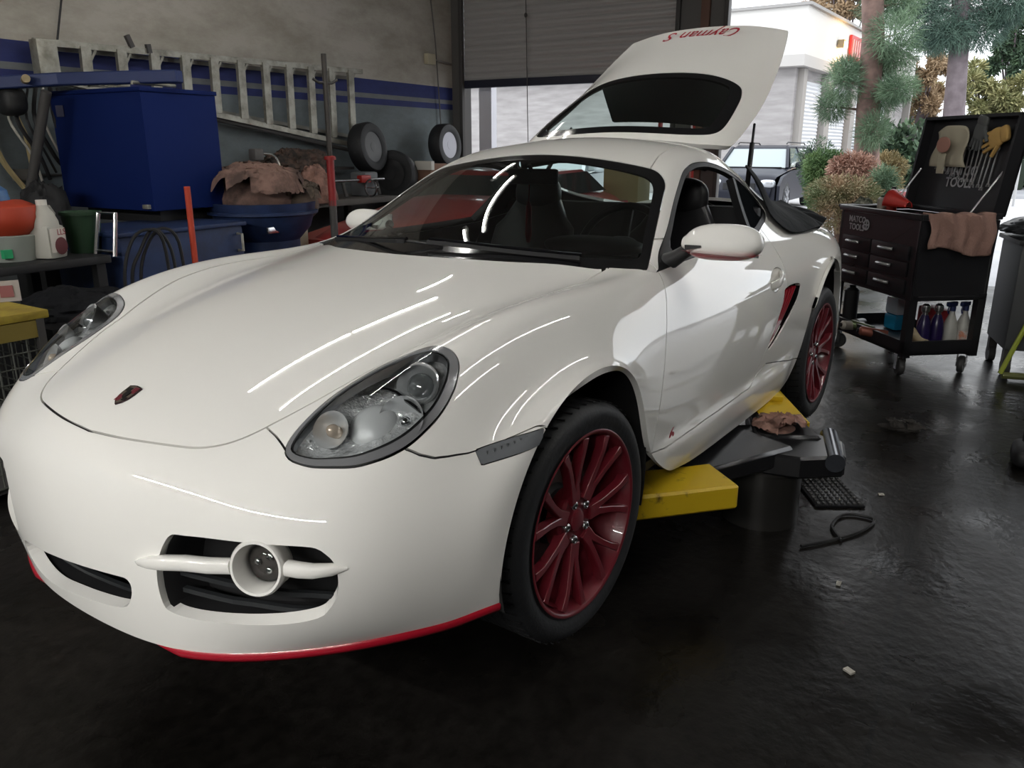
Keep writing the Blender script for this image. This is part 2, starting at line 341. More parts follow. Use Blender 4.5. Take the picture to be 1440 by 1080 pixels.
# ---------------------------------------------------------------- pose of room camera and of the car on its lift
FPX = 1123.2
def cam_axes(head, pitch):
    h, p = math.radians(head), math.radians(pitch)
    f = np.array([math.cos(h)*math.cos(p), math.sin(h)*math.cos(p), -math.sin(p)]); r = np.cross(f, [0,0,1]); r /= np.linalg.norm(r); u = np.cross(r, f)
    return np.array([r, u, -f])
RW = cam_axes(30., 16.47); CW = np.array([0, 0, 1.40])
RC = np.array([[.55563391,-.83137405,.00938806],[.21274176,.15307961,.96504279],[-.80374865,-.53421327,.2619242]]); CC = np.array([-1.72256486,-1.70817683,1.14929323])
_R = RW.T@RC; U_, _, V_ = np.linalg.svd(_R); _R = U_@V_
CAR_M = Matrix([[*_R[i], float(CW[i]-(_R@CC)[i])] for i in range(3)]+[[0,0,0,1]])
cam = bpy.data.cameras.new('camera'); co = bpy.data.objects.new('camera', cam); COL.objects.link(co)
cam.sensor_fit = 'HORIZONTAL'; cam.sensor_width = 36; cam.lens = FPX/1440*36; cam.clip_start = .05; cam.clip_end = 500
co.matrix_world = Matrix([[RW[0][i], RW[1][i], RW[2][i], CW[i]] for i in range(3)]+[[0,0,0,1]]); SC.camera = co
# ---------------------------------------------------------------- materials of the car
paint = mat('pearl_white_paint', (.86,.85,.81), rough=.5, coat=1., spec=.06, coat_rough=.01)
redp = mat('red_gloss_paint', (.36,.006,.02), rough=.3, coat=.8)
wheelred = mat('red_wheel_paint', (.15,.012,.02), rough=.35, coat=.4)
blk = mat('black_plastic', (.012,.012,.013), rough=.55)
blkgloss = mat('black_gloss_trim', (.006,.006,.007), rough=.12)
rubber = mat('tyre_rubber', (.016,.017,.019), rough=.62, bump=(60,.1))
chrome = mat('chrome', (.82,.83,.84), rough=.07, metal=1.)
satin = mat('satin_reflector', (.42,.43,.44), rough=.33, metal=.7)
cabin = mat('black_cabin_trim', (.014,.014,.016), rough=.6)
leather = mat('black_leather', (.02,.02,.022), rough=.42)
glassw = glass_mat('windscreen_glass', (.62,.72,.68), ior=1.52)
glassd = mat('dark_quarter_glass', (.006,.007,.008), rough=.7, spec=.0)
lens = glass_mat('headlight_lens', (.93,.95,.95), ior=1.45)
steel = mat('bolt_steel', (.55,.55,.56), rough=.25, metal=1.)
car = thing('sports_car', 'white two-door sports car with red wheels and raised rear hatch, on a yellow-armed lift', 'car')
car.matrix_world = CAR_M
def Y(p): return (p[0], -p[1], p[2])        # car-frame helper: y given towards the driver's side
S_, N_ = car_surface(12, 9)
# sill ledge and fog-bar recess are pressed into the surface itself
def press(S, N):
    x, y, z = S[...,0], np.abs(S[...,1]), S[...,2]
    sm = lambda a, b, t: np.clip((t-a)/(b-a), 0, 1)**2*(3-2*np.clip((t-a)/(b-a), 0, 1))
    k = sm(.33,.45,x)*(1-sm(1.75,1.98,x))*(y > .6)
    ledge = sm(.365,.325,z)*.018*k - sm(.255,.205,z)*.012*k
    k2 = sm(-.93,-.80,x)*0
    S = S + N*(ledge+k2)[...,None]
    return S
S_ = press(S_, N_)
dU = np.gradient(S_, axis=0); dV = np.gradient(S_, axis=1); NN = -np.cross(dV, dU)*-1
NN /= np.linalg.norm(NN, axis=-1, keepdims=True); NN *= np.sign((NN*N_).sum(-1, keepdims=True)); N_ = NN
body = grid_soup(S_, N_)
ay = lambda V: np.abs(V[:,1])
def mirror_pts(h, ax=1): h = np.array(h, float); return np.concatenate([h, (h*([1,-1] if ax else [-1,1]))[::-1]])
# --- outlines, car frame
O_HOOD = smooth_poly([(-.843,0),(-.836,.10),(-.822,.19),(-.800,.28),(-.782,.325),(-.760,.358),(-.735,.382),(-.704,.402),(-.675,.416),(-.607,.447),(-.525,.478),(-.45,.500),(-.33,.545),(-.18,.590),(.02,.618),(.22,.617),(.42,.608),(.455,.615),(.455,.615),(.42,.59),(.363,.485),(.275,.36),(.225,.25),(.19,.12),(.18,0)], 5, closed=False)
O_WS_ = smooth_poly([(.18,0),(.19,.12),(.225,.25),(.275,.36),(.363,.485),(.42,.59),(.455,.615),(.498,.700),(.515,.706),(.54,.698),(.70,.641),(.90,.579),(.97,.556),(1.005,.53),(1.030,.49),(1.036,.44),(1.036,.33),(1.034,.15),(1.034,0)], 5, closed=False)
O_SIDE = smooth_poly([(.545,.848),(.565,.853),(.66,.895),(.777,.950),(.943,1.043),(1.097,1.122),(1.175,1.152),(1.26,1.170),(1.36,1.176),(1.466,1.170),(1.62,1.146),(1.77,1.105),(1.87,1.055),(1.915,1.01),(1.90,.972),(1.82,.945),(1.713,.926),(1.572,.902),(1.3,.884),(1.003,.872),(.748,.861)], 5)
O_INT = smooth_poly([(1.62,.675),(1.62,.675),(1.70,.682),(1.80,.680),(1.86,.672),(1.862,.655),(1.83,.61),(1.76,.57),(1.68,.532),(1.60,.497),(1.52,.468),(1.46,.453),(1.432,.458),(1.44,.478),(1.49,.53),(1.55,.585),(1.60,.635)], 5)
O_HL = smooth_poly([(-.716,.496),(-.727,.514),(-.726,.541),(-.713,.580),(-.679,.632),(-.643,.664),(-.601,.689),(-.556,.705),(-.498,.714),(-.448,.711),(-.416,.701),(-.396,.688),(-.386,.668),(-.383,.640),(-.387,.598),(-.405,.553),(-.450,.516),(-.518,.494),(-.580,.483),(-.642,.482),(-.687,.486)], 6)
O_MARK = smooth_poly([(-.450,.577),(-.450,.577),(-.38,.584),(-.285,.594),(-.285,.594),(-.30,.561),(-.30,.561),(-.38,.553),(-.450,.546),(-.450,.546)], 3)
O_FOG = smooth_poly([(.321,.424),(.367,.436),(.483,.445),(.610,.447),(.645,.432),(.663,.401),(.663,.351),(.646,.314),(.617,.287),(.532,.265),(.392,.249),(.309,.250),(.287,.274),(.287,.349)], 5)
O_CEN = smooth_poly([(-.305,.232),(-.29,.247),(-.24,.256),(-.178,.265),(.023,.289),(.168,.302),(.194,.300),(.202,.281),(.188,.246),(.154,.220),(.039,.201),(-.06,.188),(-.162,.175),(-.24,.182),(-.29,.205)], 5)
O_HATCH = smooth_poly([(1.60,0),(1.60,.35),(1.612,.44),(1.65,.51),(1.72,.53),(1.95,.53),(2.2,.515),(2.5,.485),(2.7,.455),(2.80,.435),(2.80,.435),(2.815,.25),(2.82,0)], 5, closed=False)
O_HGL = smooth_poly([(1.65,0),(1.65,.25),(1.665,.38),(1.70,.445),(1.78,.465),(1.95,.455),(2.08,.435),(2.15,.40),(2.19,.30),(2.21,.15),(2.215,0)], 5, closed=False)
def F_top(pts, off=0.): P = mirror_pts(pts) ; return lambda V: sdf(V[:, :2], P)+off
def F_topside(poly, off=0.): return lambda V: sdf(np.stack([V[:,0], ay(V)], 1), poly)+off
def F_side(poly, off=0.): return lambda V: np.minimum(sdf(V[:, [0,2]], poly), ay(V)-.42)+off
def F_front(poly, off=0.): return lambda V: np.minimum(sdf(np.stack([np.where(V[:,1] < 0, -V[:,1]-.045, V[:,1]), V[:,2]], 1), poly), -.45-V[:,0])+off
def curve_x(pts, axis):     # region x < curve(other coordinate)
    P = np.array(pts, float)
    return lambda V: np.interp(V[:,2] if axis == 'z' else ay(V), P[:,0], P[:,1])-V[:,0]
GAP = .0022
def take(src, F, g=GAP):
    a, _ = src.cut(lambda V: F(V)-g); _, b = src.cut(lambda V: F(V)+g); return a, b
f_hood, f_ws, f_side, f_int = F_top(O_HOOD), F_top(O_WS_), F_side(O_SIDE), F_side(O_INT)
f_hl, f_mark, f_fog = F_topside(O_HL), F_side(O_MARK), F_front(O_FOG)
cen = O_CEN; f_cen = lambda V: np.minimum(sdf(V[:, [1,2]], cen), -.6-V[:,0])
f_hatch, f_hgl = F_top(O_HATCH), F_top(O_HGL)
hood, rest = take(body, f_hood)
wscreen, rest = take(rest, f_ws, .001)
sideg, rest = take(rest, f_side, .001)
hlamp, rest = take(rest, f_hl, .0015)
marker, rest = take(rest, f_mark, .001)
_, rest = take(rest, f_fog, 0); _, rest = take(rest, f_cen, 0)
intake_, rest = take(rest, f_int, .001)
hatch, rest = take(rest, f_hatch, .003)
_t = np.linspace(0, 2*math.pi, 40)[:-1]; _c, _s = np.cos(_t), np.sin(_t)
O_HAN = np.stack([1.530+.100*_c*1.0-.008*_s, .724+.018*_c+.040*_s], 1); f_han = F_side(O_HAN)
handle_, rest = take(rest, f_han, .0014)
# liner: the same skin set inward, black, so that shut lines and the cabin read dark
f_door0 = curve_x([(.2,.345),(.28,.348),(.33,.35),(.348,.350),(.40,.350),(.453,.354),(.56,.379),(.655,.415),(.739,.462),(.80,.509),(.85,.549),(.9,.60),(1.4,.60)], 'z')
f_door1 = curve_x([(.2,1.335),(.38,1.335),(.40,1.345),(.474,1.425),(.535,1.484),(.611,1.57),(.69,1.655),(.76,1.672),(.85,1.66),(.93,1.645),(1.3,1.645)], 'z')
f_sill = lambda V: np.where((V[:,0] > .30) & (V[:,0] < 2.03) & (ay(V) > .5), np.interp(V[:,0], [.30,.345,.42,1.25,1.34,1.45,2.05], [.40,.342,.338,.342,.372,.395,.30])-V[:,2], -1.)
O_BUMP = np.array([(0,-.70),(.37,-.70),(.40,-.695),(.41,-.69),(.45,-.70),(.50,-.718),(.55,-.69),(.60,-.65),(.66,-.61),(.699,-.583),(.718,-.564),(.735,-.540),(.748,-.512),(.766,-.468),(.777,-.436),(.80,-.37),(.828,-.30),(.86,-.24)])
f_bump = lambda V: np.minimum(np.interp(ay(V), O_BUMP[:,0], O_BUMP[:,1])-V[:,0], .66-V[:,2])
bumper, rest = take(rest, f_bump)
sill, rest = take(rest, f_sill)
door_a, rest2 = take(rest, lambda V: np.minimum(f_door1(V), -f_door0(V)) if False else np.minimum(np.minimum(f_door1(V), -f_door0(V)), np.minimum(.93-V[:,2], ay(V)-.55)))
f_fend = lambda V: np.minimum(np.interp(V[:,2], [0,.84,.853,.9,1.4], [.56,.56,.50,.44,.44])-V[:,0], 9)
fender, rest2 = take(rest2, f_fend)
f_rb = lambda V: np.minimum(V[:,0]-np.interp(ay(V), [0,.70,.80,.85], [3.0,2.85,2.70,2.60]), .80-V[:,2])
rbump, rest2 = take(rest2, f_rb)
# roof panel between the two roof seams
seam = np.array([(1.0,.47),(1.045,.465),(1.15,.445),(1.25,.436),(1.388,.432),(1.542,.442),(1.7,.46),(1.9,.50),(2.0,.52)])
f_roof = lambda V: np.where((V[:,0] > .95) & (V[:,0] < 1.75) & (V[:,2] > 1.0), np.interp(V[:,0], seam[:,0], seam[:,1])-ay(V), -.5)
roof, quarter = take(rest2, f_roof)
def sides(sp, name, mats, rim, label=None, **k):
    out = []
    for sgn in (1, -1):
        a, _ = sp.cut(lambda V: V[:,1]*sgn)
        o = a.obj(name, mats, car, rim=rim, **k); out.append(o)
        if label: o['label'] = label[0 if sgn == 1 else 1]
    return out
hood_o = hood.obj('bonnet', paint, car, rim=.012)
bump_o = bumper.obj('front_bumper', paint, car, rim=.03)
sides(fender, 'fender', paint, .018); sides(door_a, 'door', paint, .015)
sides(quarter, 'rear_quarter', paint, .018); sides(sill, 'side_sill', paint, .02)
roof.obj('roof_panel', paint, car, rim=.008); rbump.obj('rear_bumper', paint, car, rim=.03)
def in_wheel(V): return np.minimum(1, 1)
lin = Soup(body.V, body.N, body.P)
for f in (f_ws, f_side, lambda V: f_hatch(V)): _, lin = lin.cut(lambda V, f=f: f(V)+.012)
_, lin = lin.cut(lambda V: f_hl(V)+.004); _, lin = lin.cut(lambda V: f_fog(V)+.004); _, lin = lin.cut(lambda V: f_cen(V)+.004); _, lin = lin.cut(lambda V: f_int(V)+.003); _, lin = lin.cut(lambda V: f_han(V)+.003)
lin.offset(-.014).obj('inner_shell', cabin, car)
# windscreen: black border band + clear glass
O_CLR = smooth_poly([(.30,0),(.32,.2),(.38,.38),(.45,.50),(.52,.60),(.56,.643),(.60,.645),(.70,.608),(.86,.555),(.935,.525),(.965,.49),(.975,.44),(.978,.30),(.975,0)], 5, closed=False)
clear, band = wscreen.cut(F_top(O_CLR))
clear.offset(-.003).obj('windscreen', glassw, car)
band.offset(-.003).obj('windscreen_border', blkgloss, car, rim=.006)
# side glass: rubber frame, open door window, dark quarter glass
f_in = F_side(O_SIDE, -.016)
inner, frame = sideg.cut(f_in)
frame = frame.offset(-.002)
sides(frame, 'window_seal', blk, .02)
pil = lambda V: (V[:,0]-np.interp(V[:,2], [.90,1.15], [1.50,1.68]))
quart, opening = inner.cut(pil)
pill, quart = quart.cut(lambda V: .035-pil(V))
sides(pill.offset(-.004), 'window_pillar', blk, .03); sides(quart.offset(-.006), 'quarter_window', glassd, 0)
tri, opening = opening.cut(lambda V: .74-V[:,0])
sides(tri.offset(-.004), 'mirror_mount', blk, .02)
# ---------------------------------------------------------------- car details (MB shapes are given in the right-handed frame: y = -driver side)
def surf_at(x, y):
    """point and normal of the upper skin over (x, y)"""
    V = S_.reshape(-1,3); Nn = N_.reshape(-1,3); k = ((V[:,0]-x)**2+(V[:,1]-y)**2+np.where(Nn[:,2] < .15, 1, 0)).argmin(); return V[k], Nn[k]
def front_x(y, z):
    V = S_[:60].reshape(-1,3); return V[((V[:,1]-y)**2+(V[:,2]-z)**2).argmin()][0]
# shutlines where the roof seam and hatch meet need nothing more; recess pans behind the openings
pan = MB()
for sg in (1,-1):
    pts = [(y+(.045 if sg < 0 else 0), z) for y, z in O_FOG[::2]]
    vs = [Vector(Y((front_x(y,z)+d, sg*y, z))) for d in (.014,.11) for y, z in pts]; k = len(pts)
    pan.faces(vs, [(i,(i+1)%k,k+(i+1)%k,k+i) for i in range(k)]+[tuple(range(k,2*k))])
cp = [(y, z) for y, z in cen[::2]]
vs = [Vector(Y((front_x(y,z)+d, y, z))) for d in (.014,.12) for y, z in cp]; k = len(cp)
pan.faces(vs, [(i,(i+1)%k,k+(i+1)%k,k+i) for i in range(k)]+[tuple(range(k,2*k))])
pan.build('intake_duct', blk, car, smooth=30)
gr = mat('dark_grille_slat', (.02,.022,.024), rough=.4)
for sg in (1,-1):
    for z in (.285, .325):
        b = MB(); b.ribbon([Y((front_x(y,z)+.045, sg*y, z)) for y in np.linspace(.30,.635,9)], .012, .010); b.build('grille_slat', gr, car, smooth=None)
for z in (.215, .248):
    b = MB(); b.ribbon([Y((front_x(y,z)+.06, y, z+.06*y)) for y in np.linspace(-.25,.19,9)], .012, .008); b.build('grille_slat', gr, car, smooth=None)
# fog lamp cup on its bar, both sides
for sg in (1,-1):
    fy, fz = .522, .394; fx = front_x(fy, fz)+.018; o0 = .0
    if sg < 0: fy += .045; fx = front_x(fy, fz)+.055; o0 = .035
    _fx = front_x; fxx = lambda y, z: _fx(y, z)+o0
    b = MB()
    b.oval([Y((fxx(y+(.045 if sg < 0 else 0),.378)+o, sg*(y+(.045 if sg < 0 else 0)), z)) for y, o, z in ((.228,.000,.352),(.245,-.004,.356),(.275,-.006,.363),(.31,-.004,.369),(.36,.002,.376),(.42,.004,.383),(.47,.010,.389))], [.004,.014,.022,.028,.03,.03,.03], [.002,.014,.025,.031,.031,.031,.030])
    b.oval([Y((fxx(y+(.045 if sg < 0 else 0),.39)+o, sg*(y+(.045 if sg < 0 else 0)), .400)) for y, o in ((.580,.010),(.605,.004),(.63,.001),(.655,.001),(.672,.006))], [.03,.03,.03,.026,.016], [.030,.030,.027,.022,.008])
    bar = b.build('fog_lamp_bar', paint, car, smooth=60)
    prof = [(.054,.02),(.057,-.004),(.0575,-.016),(.054,-.0215),(.049,-.021),(.0465,-.014),(.043,.008),(.039,.034)]
    b = MB(); b.lathe(prof+[(.042,.040),(.054,.03)], 40, axis='x', closed=True)
    cup = b.build('fog_lamp_housing', paint, car, smooth=60); cup.location = Y((fx+.002, sg*fy, fz)); cup.rotation_mode = 'QUATERNION'; cup.rotation_quaternion = Vector((-1,0,0)).rotation_difference(Vector(Y((-.90,.36*sg,.16))).normalized())
    b = MB(); b.lathe([(.0,.034),(.03,.033),(.038,.028),(.0385,.024),(.0,.020)], 28, axis='x'); lp = b.build('fog_lamp_lens', mat('dark_reflector', (.07,.06,.055), rough=.45, metal=.0), cup, smooth=50)
    b = MB(); b.lathe([(.0395,.021),(.03,.012),(.018,.007),(0,.005)], 28, axis='x', caps=False); b.build('lamp_glass', lens, cup, smooth=50)
    for a in range(3):
        b = MB(); b.ell((.018, .016*math.cos(a*2.1), .016*math.sin(a*2.1)), (.004,.008,.008), nu=12, nv=8); b.build('reflector_facet', chrome, cup)
# red chin strip below the bumper
for sg in (1,-1):
    row = [p for p in S_[0] if p[1]*sg > .17]; row = sorted(row, key=lambda p: abs(p[1])+max(0, p[0]+.6)*.5)
    b = MB(); n = len(row); vs = []
    for i, p in enumerate(row):
        q = Vector(Y(p)); k = min(1, i/8); t = (q-Vector((0,0,q.z))).normalized(); t = Vector((t.x*.8, t.y, 0)).normalized()
        prof_ = [(-.020,.012),(-.004,.004),(.004,-.004),(.004,-.014),(-.004,-.024),(-.022,-.027)]
        for a, h in prof_: vs.append(q+t*(a*k+(1-k)*-.01)+Vector((0,0,h*k+.001)))
    m_ = 6; fs = [(i*m_+j,(i+1)*m_+j,(i+1)*m_+j+1,i*m_+j+1) for i in range(n-1) for j in range(m_-1)]
    b.faces(vs, fs); b.build('chin_strip', redp, car, smooth=60)['label'] = 'glossy red strip under the bumper'
# headlamps
RWD = lambda V: .011+.012*np.clip((V[:,0]+.55)/.16,0,1)**2
hl_in, hl_ring = hlamp.cut(lambda V: f_hl(V)-RWD(V))
for sg, nm in ((1,'l'),(-1,'r')):
    one, _ = hlamp.cut(lambda V: V[:,1]*sg); inn, _ = hl_in.cut(lambda V: V[:,1]*sg); rg, _ = hl_ring.cut(lambda V: V[:,1]*sg)
    hl = rg.offset(.002).obj('headlamp', mat('grey_chrome_bezel', (.52,.53,.55), rough=.18, metal=.7), car, rim=.03)
    d = np.clip(f_hl(one.V), 0, 1); bowl = Soup(one.V-one.N*(.010+.036*np.clip(d/.045,0,1)**.8)[:,None], one.N, one.P)
    me_ = bowl.obj('headlamp_bowl', mat('bright_reflector', (.95,.96,.97), rough=.16, metal=.6, bump=(38,.9)), hl); [setattr(p, 'use_smooth', True) for p in me_.data.polygons]
    me_.data.attributes.remove(me_.data.attributes['custom_normal']) if 'custom_normal' in me_.data.attributes else None
    inn.offset(-.001).obj('headlamp_lens', lens, hl)
    lip_, _ = inn.cut(lambda V: RWD(V)+.0035-f_hl(V)); lip_.offset(-.003).obj('lens_seal', blk, hl)
    nrm = Vector(Y((-.62,.45*sg,.64))).normalized()
    def at3(x, y, z, dep): return Vector(Y((x, sg*y, z)))-nrm*dep
    def disc(c, prof, name, m, axis=None):
        b = MB(); b.lathe(prof, 28, caps=False); q = Vector((0,0,1)).rotation_difference(axis or nrm)
        o = b.build(name, m, hl, smooth=50); o.location = c; o.rotation_mode = 'QUATERNION'; o.rotation_quaternion = q; return o
    fwd = Vector(Y((-.82,.22*sg,.5))).normalized()
    # projector
    c = at3(-.484,.650,.718,.032)
    disc(c, [(.036,-.03),(.046,.0),(.049,.012),(.046,.016),(.040,.010),(.031,.0),(.029,-.01)], 'projector_ring', mat('bright_bezel', (.85,.86,.87), rough=.15, metal=.6), fwd)
    disc(c+fwd*.0, [(.030,-.012),(.029,.002),(.022,.014),(.012,.019),(0,.021)], 'projector_lens', mat('projector_glass', (.35,.37,.38), rough=.03, metal=.6, coat=1), fwd)
    # high beam reflector below it, ribbed
    c = at3(-.556,.668,.660,.030)
    disc(c, [(.05,.02),(.042,.0),(.03,-.015),(.012,-.022),(0,-.02)], 'high_beam_reflector', mat('bright_bezel'), fwd)
    disc(c, [(.016,-.02),(.014,-.002),(.008,.008),(0,.01)], 'high_beam_bulb', chrome, fwd)
    # satin dome in the middle
    c = at3(-.600,.622,.656,.058)
    b = MB(); b.ell((0,0,0), (.058,.05,.034), nu=30, nv=14); o = b.build('satin_divider', mat('satin_grey_dome', (.66,.67,.68), rough=.4, metal=.1), hl, smooth=80); o.location = c
    o.rotation_mode = 'QUATERNION'; o.rotation_quaternion = Vector((0,0,1)).rotation_difference(nrm)
    # turn signal
    c = at3(-.648,.556,.642,.028)
    disc(c, [(.04,.012),(.036,.0),(.026,-.012),(.01,-.018),(0,-.018)], 'indicator_reflector', mat('bright_bezel'), fwd)
    disc(c, [(.013,-.018),(.014,.004),(.009,.014),(0,.017)], 'indicator_bulb', mat('clear_amber_bulb', (.75,.62,.5), rough=.1, metal=.4), fwd)
    # dark arc between projector and high beam, chrome ribs along the upper edge
    b = MB(); pts = [at3(x, y, z, .016) for x, y, z in ((-.536,.590,.706),(-.531,.606,.706),(-.530,.628,.702),(-.529,.652,.690),(-.524,.676,.676),(-.518,.693,.662))]
    b.ribbon(pts, .006, .010, up=tuple(nrm)); b.build('divider_rim', blkgloss, hl)
    b = MB()
    for t in np.linspace(.02,.98,20):
        i = at3(-.695+.265*t, .512+.025*t*t, .612+.118*t, .026); b.box((0,0,0), (.006,.013,.004), M=Matrix.Translation(i))
    b.build('chrome_ribs', mat('bright_bezel'), hl, smooth=None)
# side marker
for sg in (1,-1):
    mk, _ = marker.cut(lambda V: V[:,1]*sg)
    ml = mk.offset(.003).obj('side_marker', mat('smoked_marker_lens', (.16,.17,.18), rough=.12, coat=1), car, rim=.012)
    b = MB()
    for x in np.linspace(-.43,-.30,9):
        z = .568+.13*(x+.37); yy = np.interp(x, [-.46,-.43,-.36,-.29], [.765,.784,.812,.834])
        b.box(Y((x, sg*(yy+.004), z)), (.003,.003,.026))
    b.build('marker_rib', chrome, ml, smooth=None)
# side intake with red blades
for sg in (1,-1):
    it, _ = intake_.cut(lambda V: V[:,1]*sg)
    io = it.offset(-.055).obj('side_intake', redp, car); io['label'] = 'red slatted air intake behind the door'
    b = MB(); n = len(O_INT); f = lambda x, z, d: Vector(Y((x, sg*(.826-d), z)))
    ed = [(x, z) for x, z in O_INT]
    vs = [f(x,z,.0) for x,z in ed]+[f(x,z,.06) for x,z in ed]
    b.faces(vs, [(i,(i+1)%n,n+(i+1)%n,n+i) for i in range(n)]); b.build('intake_frame', blkgloss, io, smooth=40)
    for k in range(4):
        t = (k+.5)/4; top = (1.655+.18*t, .665); bot = (1.445+.035*t, .462+.01*t); b = MB(); pts = []
        for s2 in np.linspace(0,1,8):
            x = top[0]+(bot[0]-top[0])*s2+.05*math.sin(s2*math.pi)*(1-t)*.3+.0; z = top[1]+(bot[1]-top[1])*s2-.018*math.sin(s2*math.pi)
            pts.append(Y((x, sg*.812, z)))
        b.ribbon(pts, .010, .02, up=(0,1,0)); b.build('intake_blade', redp, io, smooth=40)
# door handles: dished oval let into the skin with a pull bar across it
for sg in (1,-1):
    one, _ = handle_.cut(lambda V: V[:,1]*sg); d = np.clip(f_han(one.V), 0, 1)
    dish = Soup(one.V-one.N*(.016*np.clip(d/.022,0,1)**.6)[:,None], one.N, one.P)
    ho = dish.obj('handle_dish', paint, car, rim=.012); ho.data.attributes.remove(ho.data.attributes['custom_normal']) if 'custom_normal' in ho.data.attributes else None
    yy = lambda x: np.interp(x, [1.43,1.48,1.53,1.58,1.63], [.826,.826,.821,.812,.803])
    b = MB(); b.oval([Y((x, sg*(yy(x)+o), .724+.18*(x-1.53))) for x, o in ((1.440,-.006),(1.462,.006),(1.50,.013),(1.545,.014),(1.59,.010),(1.618,-.004))], [.010,.014,.015,.015,.014,.010], [.030,.034,.036,.038,.038,.030])
    h = b.build('door_handle', paint, ho, smooth=60)
# door mirrors
for sg in (1,-1):
    mo = MB()
    def F(u, v):
        a = 2*math.pi*u; t = v                      # v runs outboard
        yy = .765+.245*t
        h = .058*max(0, 1-abs(2*t-1)**3.0)**.5
        h = max(h, .0); zc = .928+.006*t
        if t < .18: h = max(h, .02+.1*t)
        x = .655+.06*math.cos(a)*(h/.058)**.7; z = zc+h*(1.05*math.sin(a) if math.sin(a) > 0 else .80*math.sin(a))
        return Y((x, sg*yy, z))
    mo.grid(F, 28, 26, cu=True)
    m = mo.build('door_mirror', paint, car, smooth=80); m.location = (0,0,0) if sg > 0 else (.32,-.02,-.03)
    b = MB()
    def G(u, v):
        a = math.pi+math.pi*u*1.0; t = .0+.93*v; h = .058*max(0, 1-abs(2*t-1)**3.0)**.5
        if t < .18: h = max(h, .02+.1*t)
        q = (h/.058)**.7
        return Y((.655+.0615*math.cos(a)*q, sg*(.765+.245*t), min(.908-.006*v, .928+.006*t+h*.82*math.sin(a)-.0015)))
    b.grid(G, 14, 20); b.build('mirror_underside', redp, m, smooth=80)
    b = MB(); b.tube([Y((.66,sg*.71,.865)),Y((.655,sg*.745,.885)),Y((.65,sg*.785,.912))], [.03,.024,.02], 10); b.build('mirror_arm', blk, m, smooth=60)
    b = MB(); b.ribbon([Y((.598,sg*.79,.920)),Y((.597,sg*.84,.926))], .01, [.016,.006]); b.build('mirror_slot', blk, m, smooth=None)
    b = MB(); b.box(Y((.713,sg*.89,.93)), (.004,.18,.08), bev=.002); b.build('mirror_glass', chrome, m, smooth=30)
# wheels
def make_wheel(rt, w, st):
    t = MB(); rr = .252
    prof = [(rr-.012,-.002),(rr+.006,-.001),(rr+.018,.004),(rr+.035,.0075),(rt-.022,.006),(rt-.010,-.003),(rt-.003,-.014),(rt,-.03),(rt+.001,-w/2),(rt,-w+.03),(rt-.012,-w+.004),(rr+.02,-w),(rr-.01,-w+.01)]
    t.lathe(prof, 72, axis='y', caps=False); ty = t.build('tyre', rubber, None, smooth=40)
    g = MB()
    for y in (-w*.25,-w*.42,-w*.60,-w*.77):
        g.lathe([(rt+.0012,y),(rt+.0012,y-.008)], 72, axis='y', caps=False)
    for a in range(60):
        an = 2*math.pi*a/60
        for y0, sk in ((-.012,.02),(-w+.055,-.02)):
            M = Matrix.Rotation(-an, 4, 'Y'); g.box((0, y0-.022, rt-.0005), (.004,.05,.004), M=M@Matrix.Translation((0,0,0))@Matrix.Rotation(sk*8, 4, 'Z'))
    g.build('tread_grooves', mat('groove_black', (.006,.006,.007), rough=.9), ty, smooth=None)
    a = MB()
    a.lathe([(rr+.001,.004),(rr-.004,.0055),(rr-.010,.002),(rr-.017,-.012),(rr-.022,-.03),(rr-.028,-w+.05),(rr-.006,-w+.015),(rr-.006,-w+.02),(rr-.034,-w+.05),(rr-.028,-.03),(rr-.022,-.015)], 72, axis='y', caps=False)
    a.lathe([(0,-.028),(.03,-.028),(.034,-.030),(.072,-.030),(.08,-.036),(.082,-.075),(0,-.075)], 40, axis='y')
    for k in range(7):
        base = 2*math.pi*k/7+.25
        for sgn in (1,-1):
            a0, a1 = base+sgn*.09, base+sgn*.215
            pts = [(r*math.sin(an), y, r*math.cos(an)) for r, an, y in ((.062,a0,-.037),(.11,base+sgn*.10,-.030),(.16,base+sgn*.145,-.022),(.20,base+sgn*.18,-.016),(.238,a1,-.014))]
            a.ribbon(pts, [.03,.020,.018,.018,.024], [.034,.026,.026,.028,.03], up=(0,1,0))
    al = a.build('alloy_wheel', wheelred, None, smooth=32); md = al.modifiers.new('bevel','BEVEL'); md.width = .003; md.segments = 2; md.limit_method = 'ANGLE'; md.angle_limit = .7
    for k in range(5):
        an = 2*math.pi*k/5+.35; b = MB(); b.lathe([(.0125,0),(.0125,.007),(.010,.010),(.006,.011),(0,.007)], 12, axis='y', M=Matrix.Translation((.052*math.sin(an), -.030, .052*math.cos(an))))
        b.build('wheel_bolt', steel, al, smooth=40)
    b = MB(); b.lathe([(.030,-.028),(.029,-.0235),(.022,-.022),(0,-.0225)], 28, axis='y'); b.build('centre_cap', wheelred, al, smooth=40)
    b = MB(); b.lathe([(.055,-.105),(.165,-.105),(.165,-.130),(.055,-.130)], 48, axis='y', closed=True); ds = b.build('brake_disc', mat('brake_disc_steel', (.12,.11,.11), rough=.4, metal=.9), None, smooth=40)
    b = MB(); b.lathe([(.0,-.09),(.075,-.09),(.085,-.105),(.085,-.15),(0,-.15)], 32, axis='y'); b.build('hub', blk, ds, smooth=40)
    b = MB(); b.box((.135,-.115,.04), (.07,.09,.20), bev=.02); cl = b.build('brake_caliper', mat('caliper_black', (.03,.03,.032), rough=.4), None, smooth=40)
    return [ty, al, ds, cl]
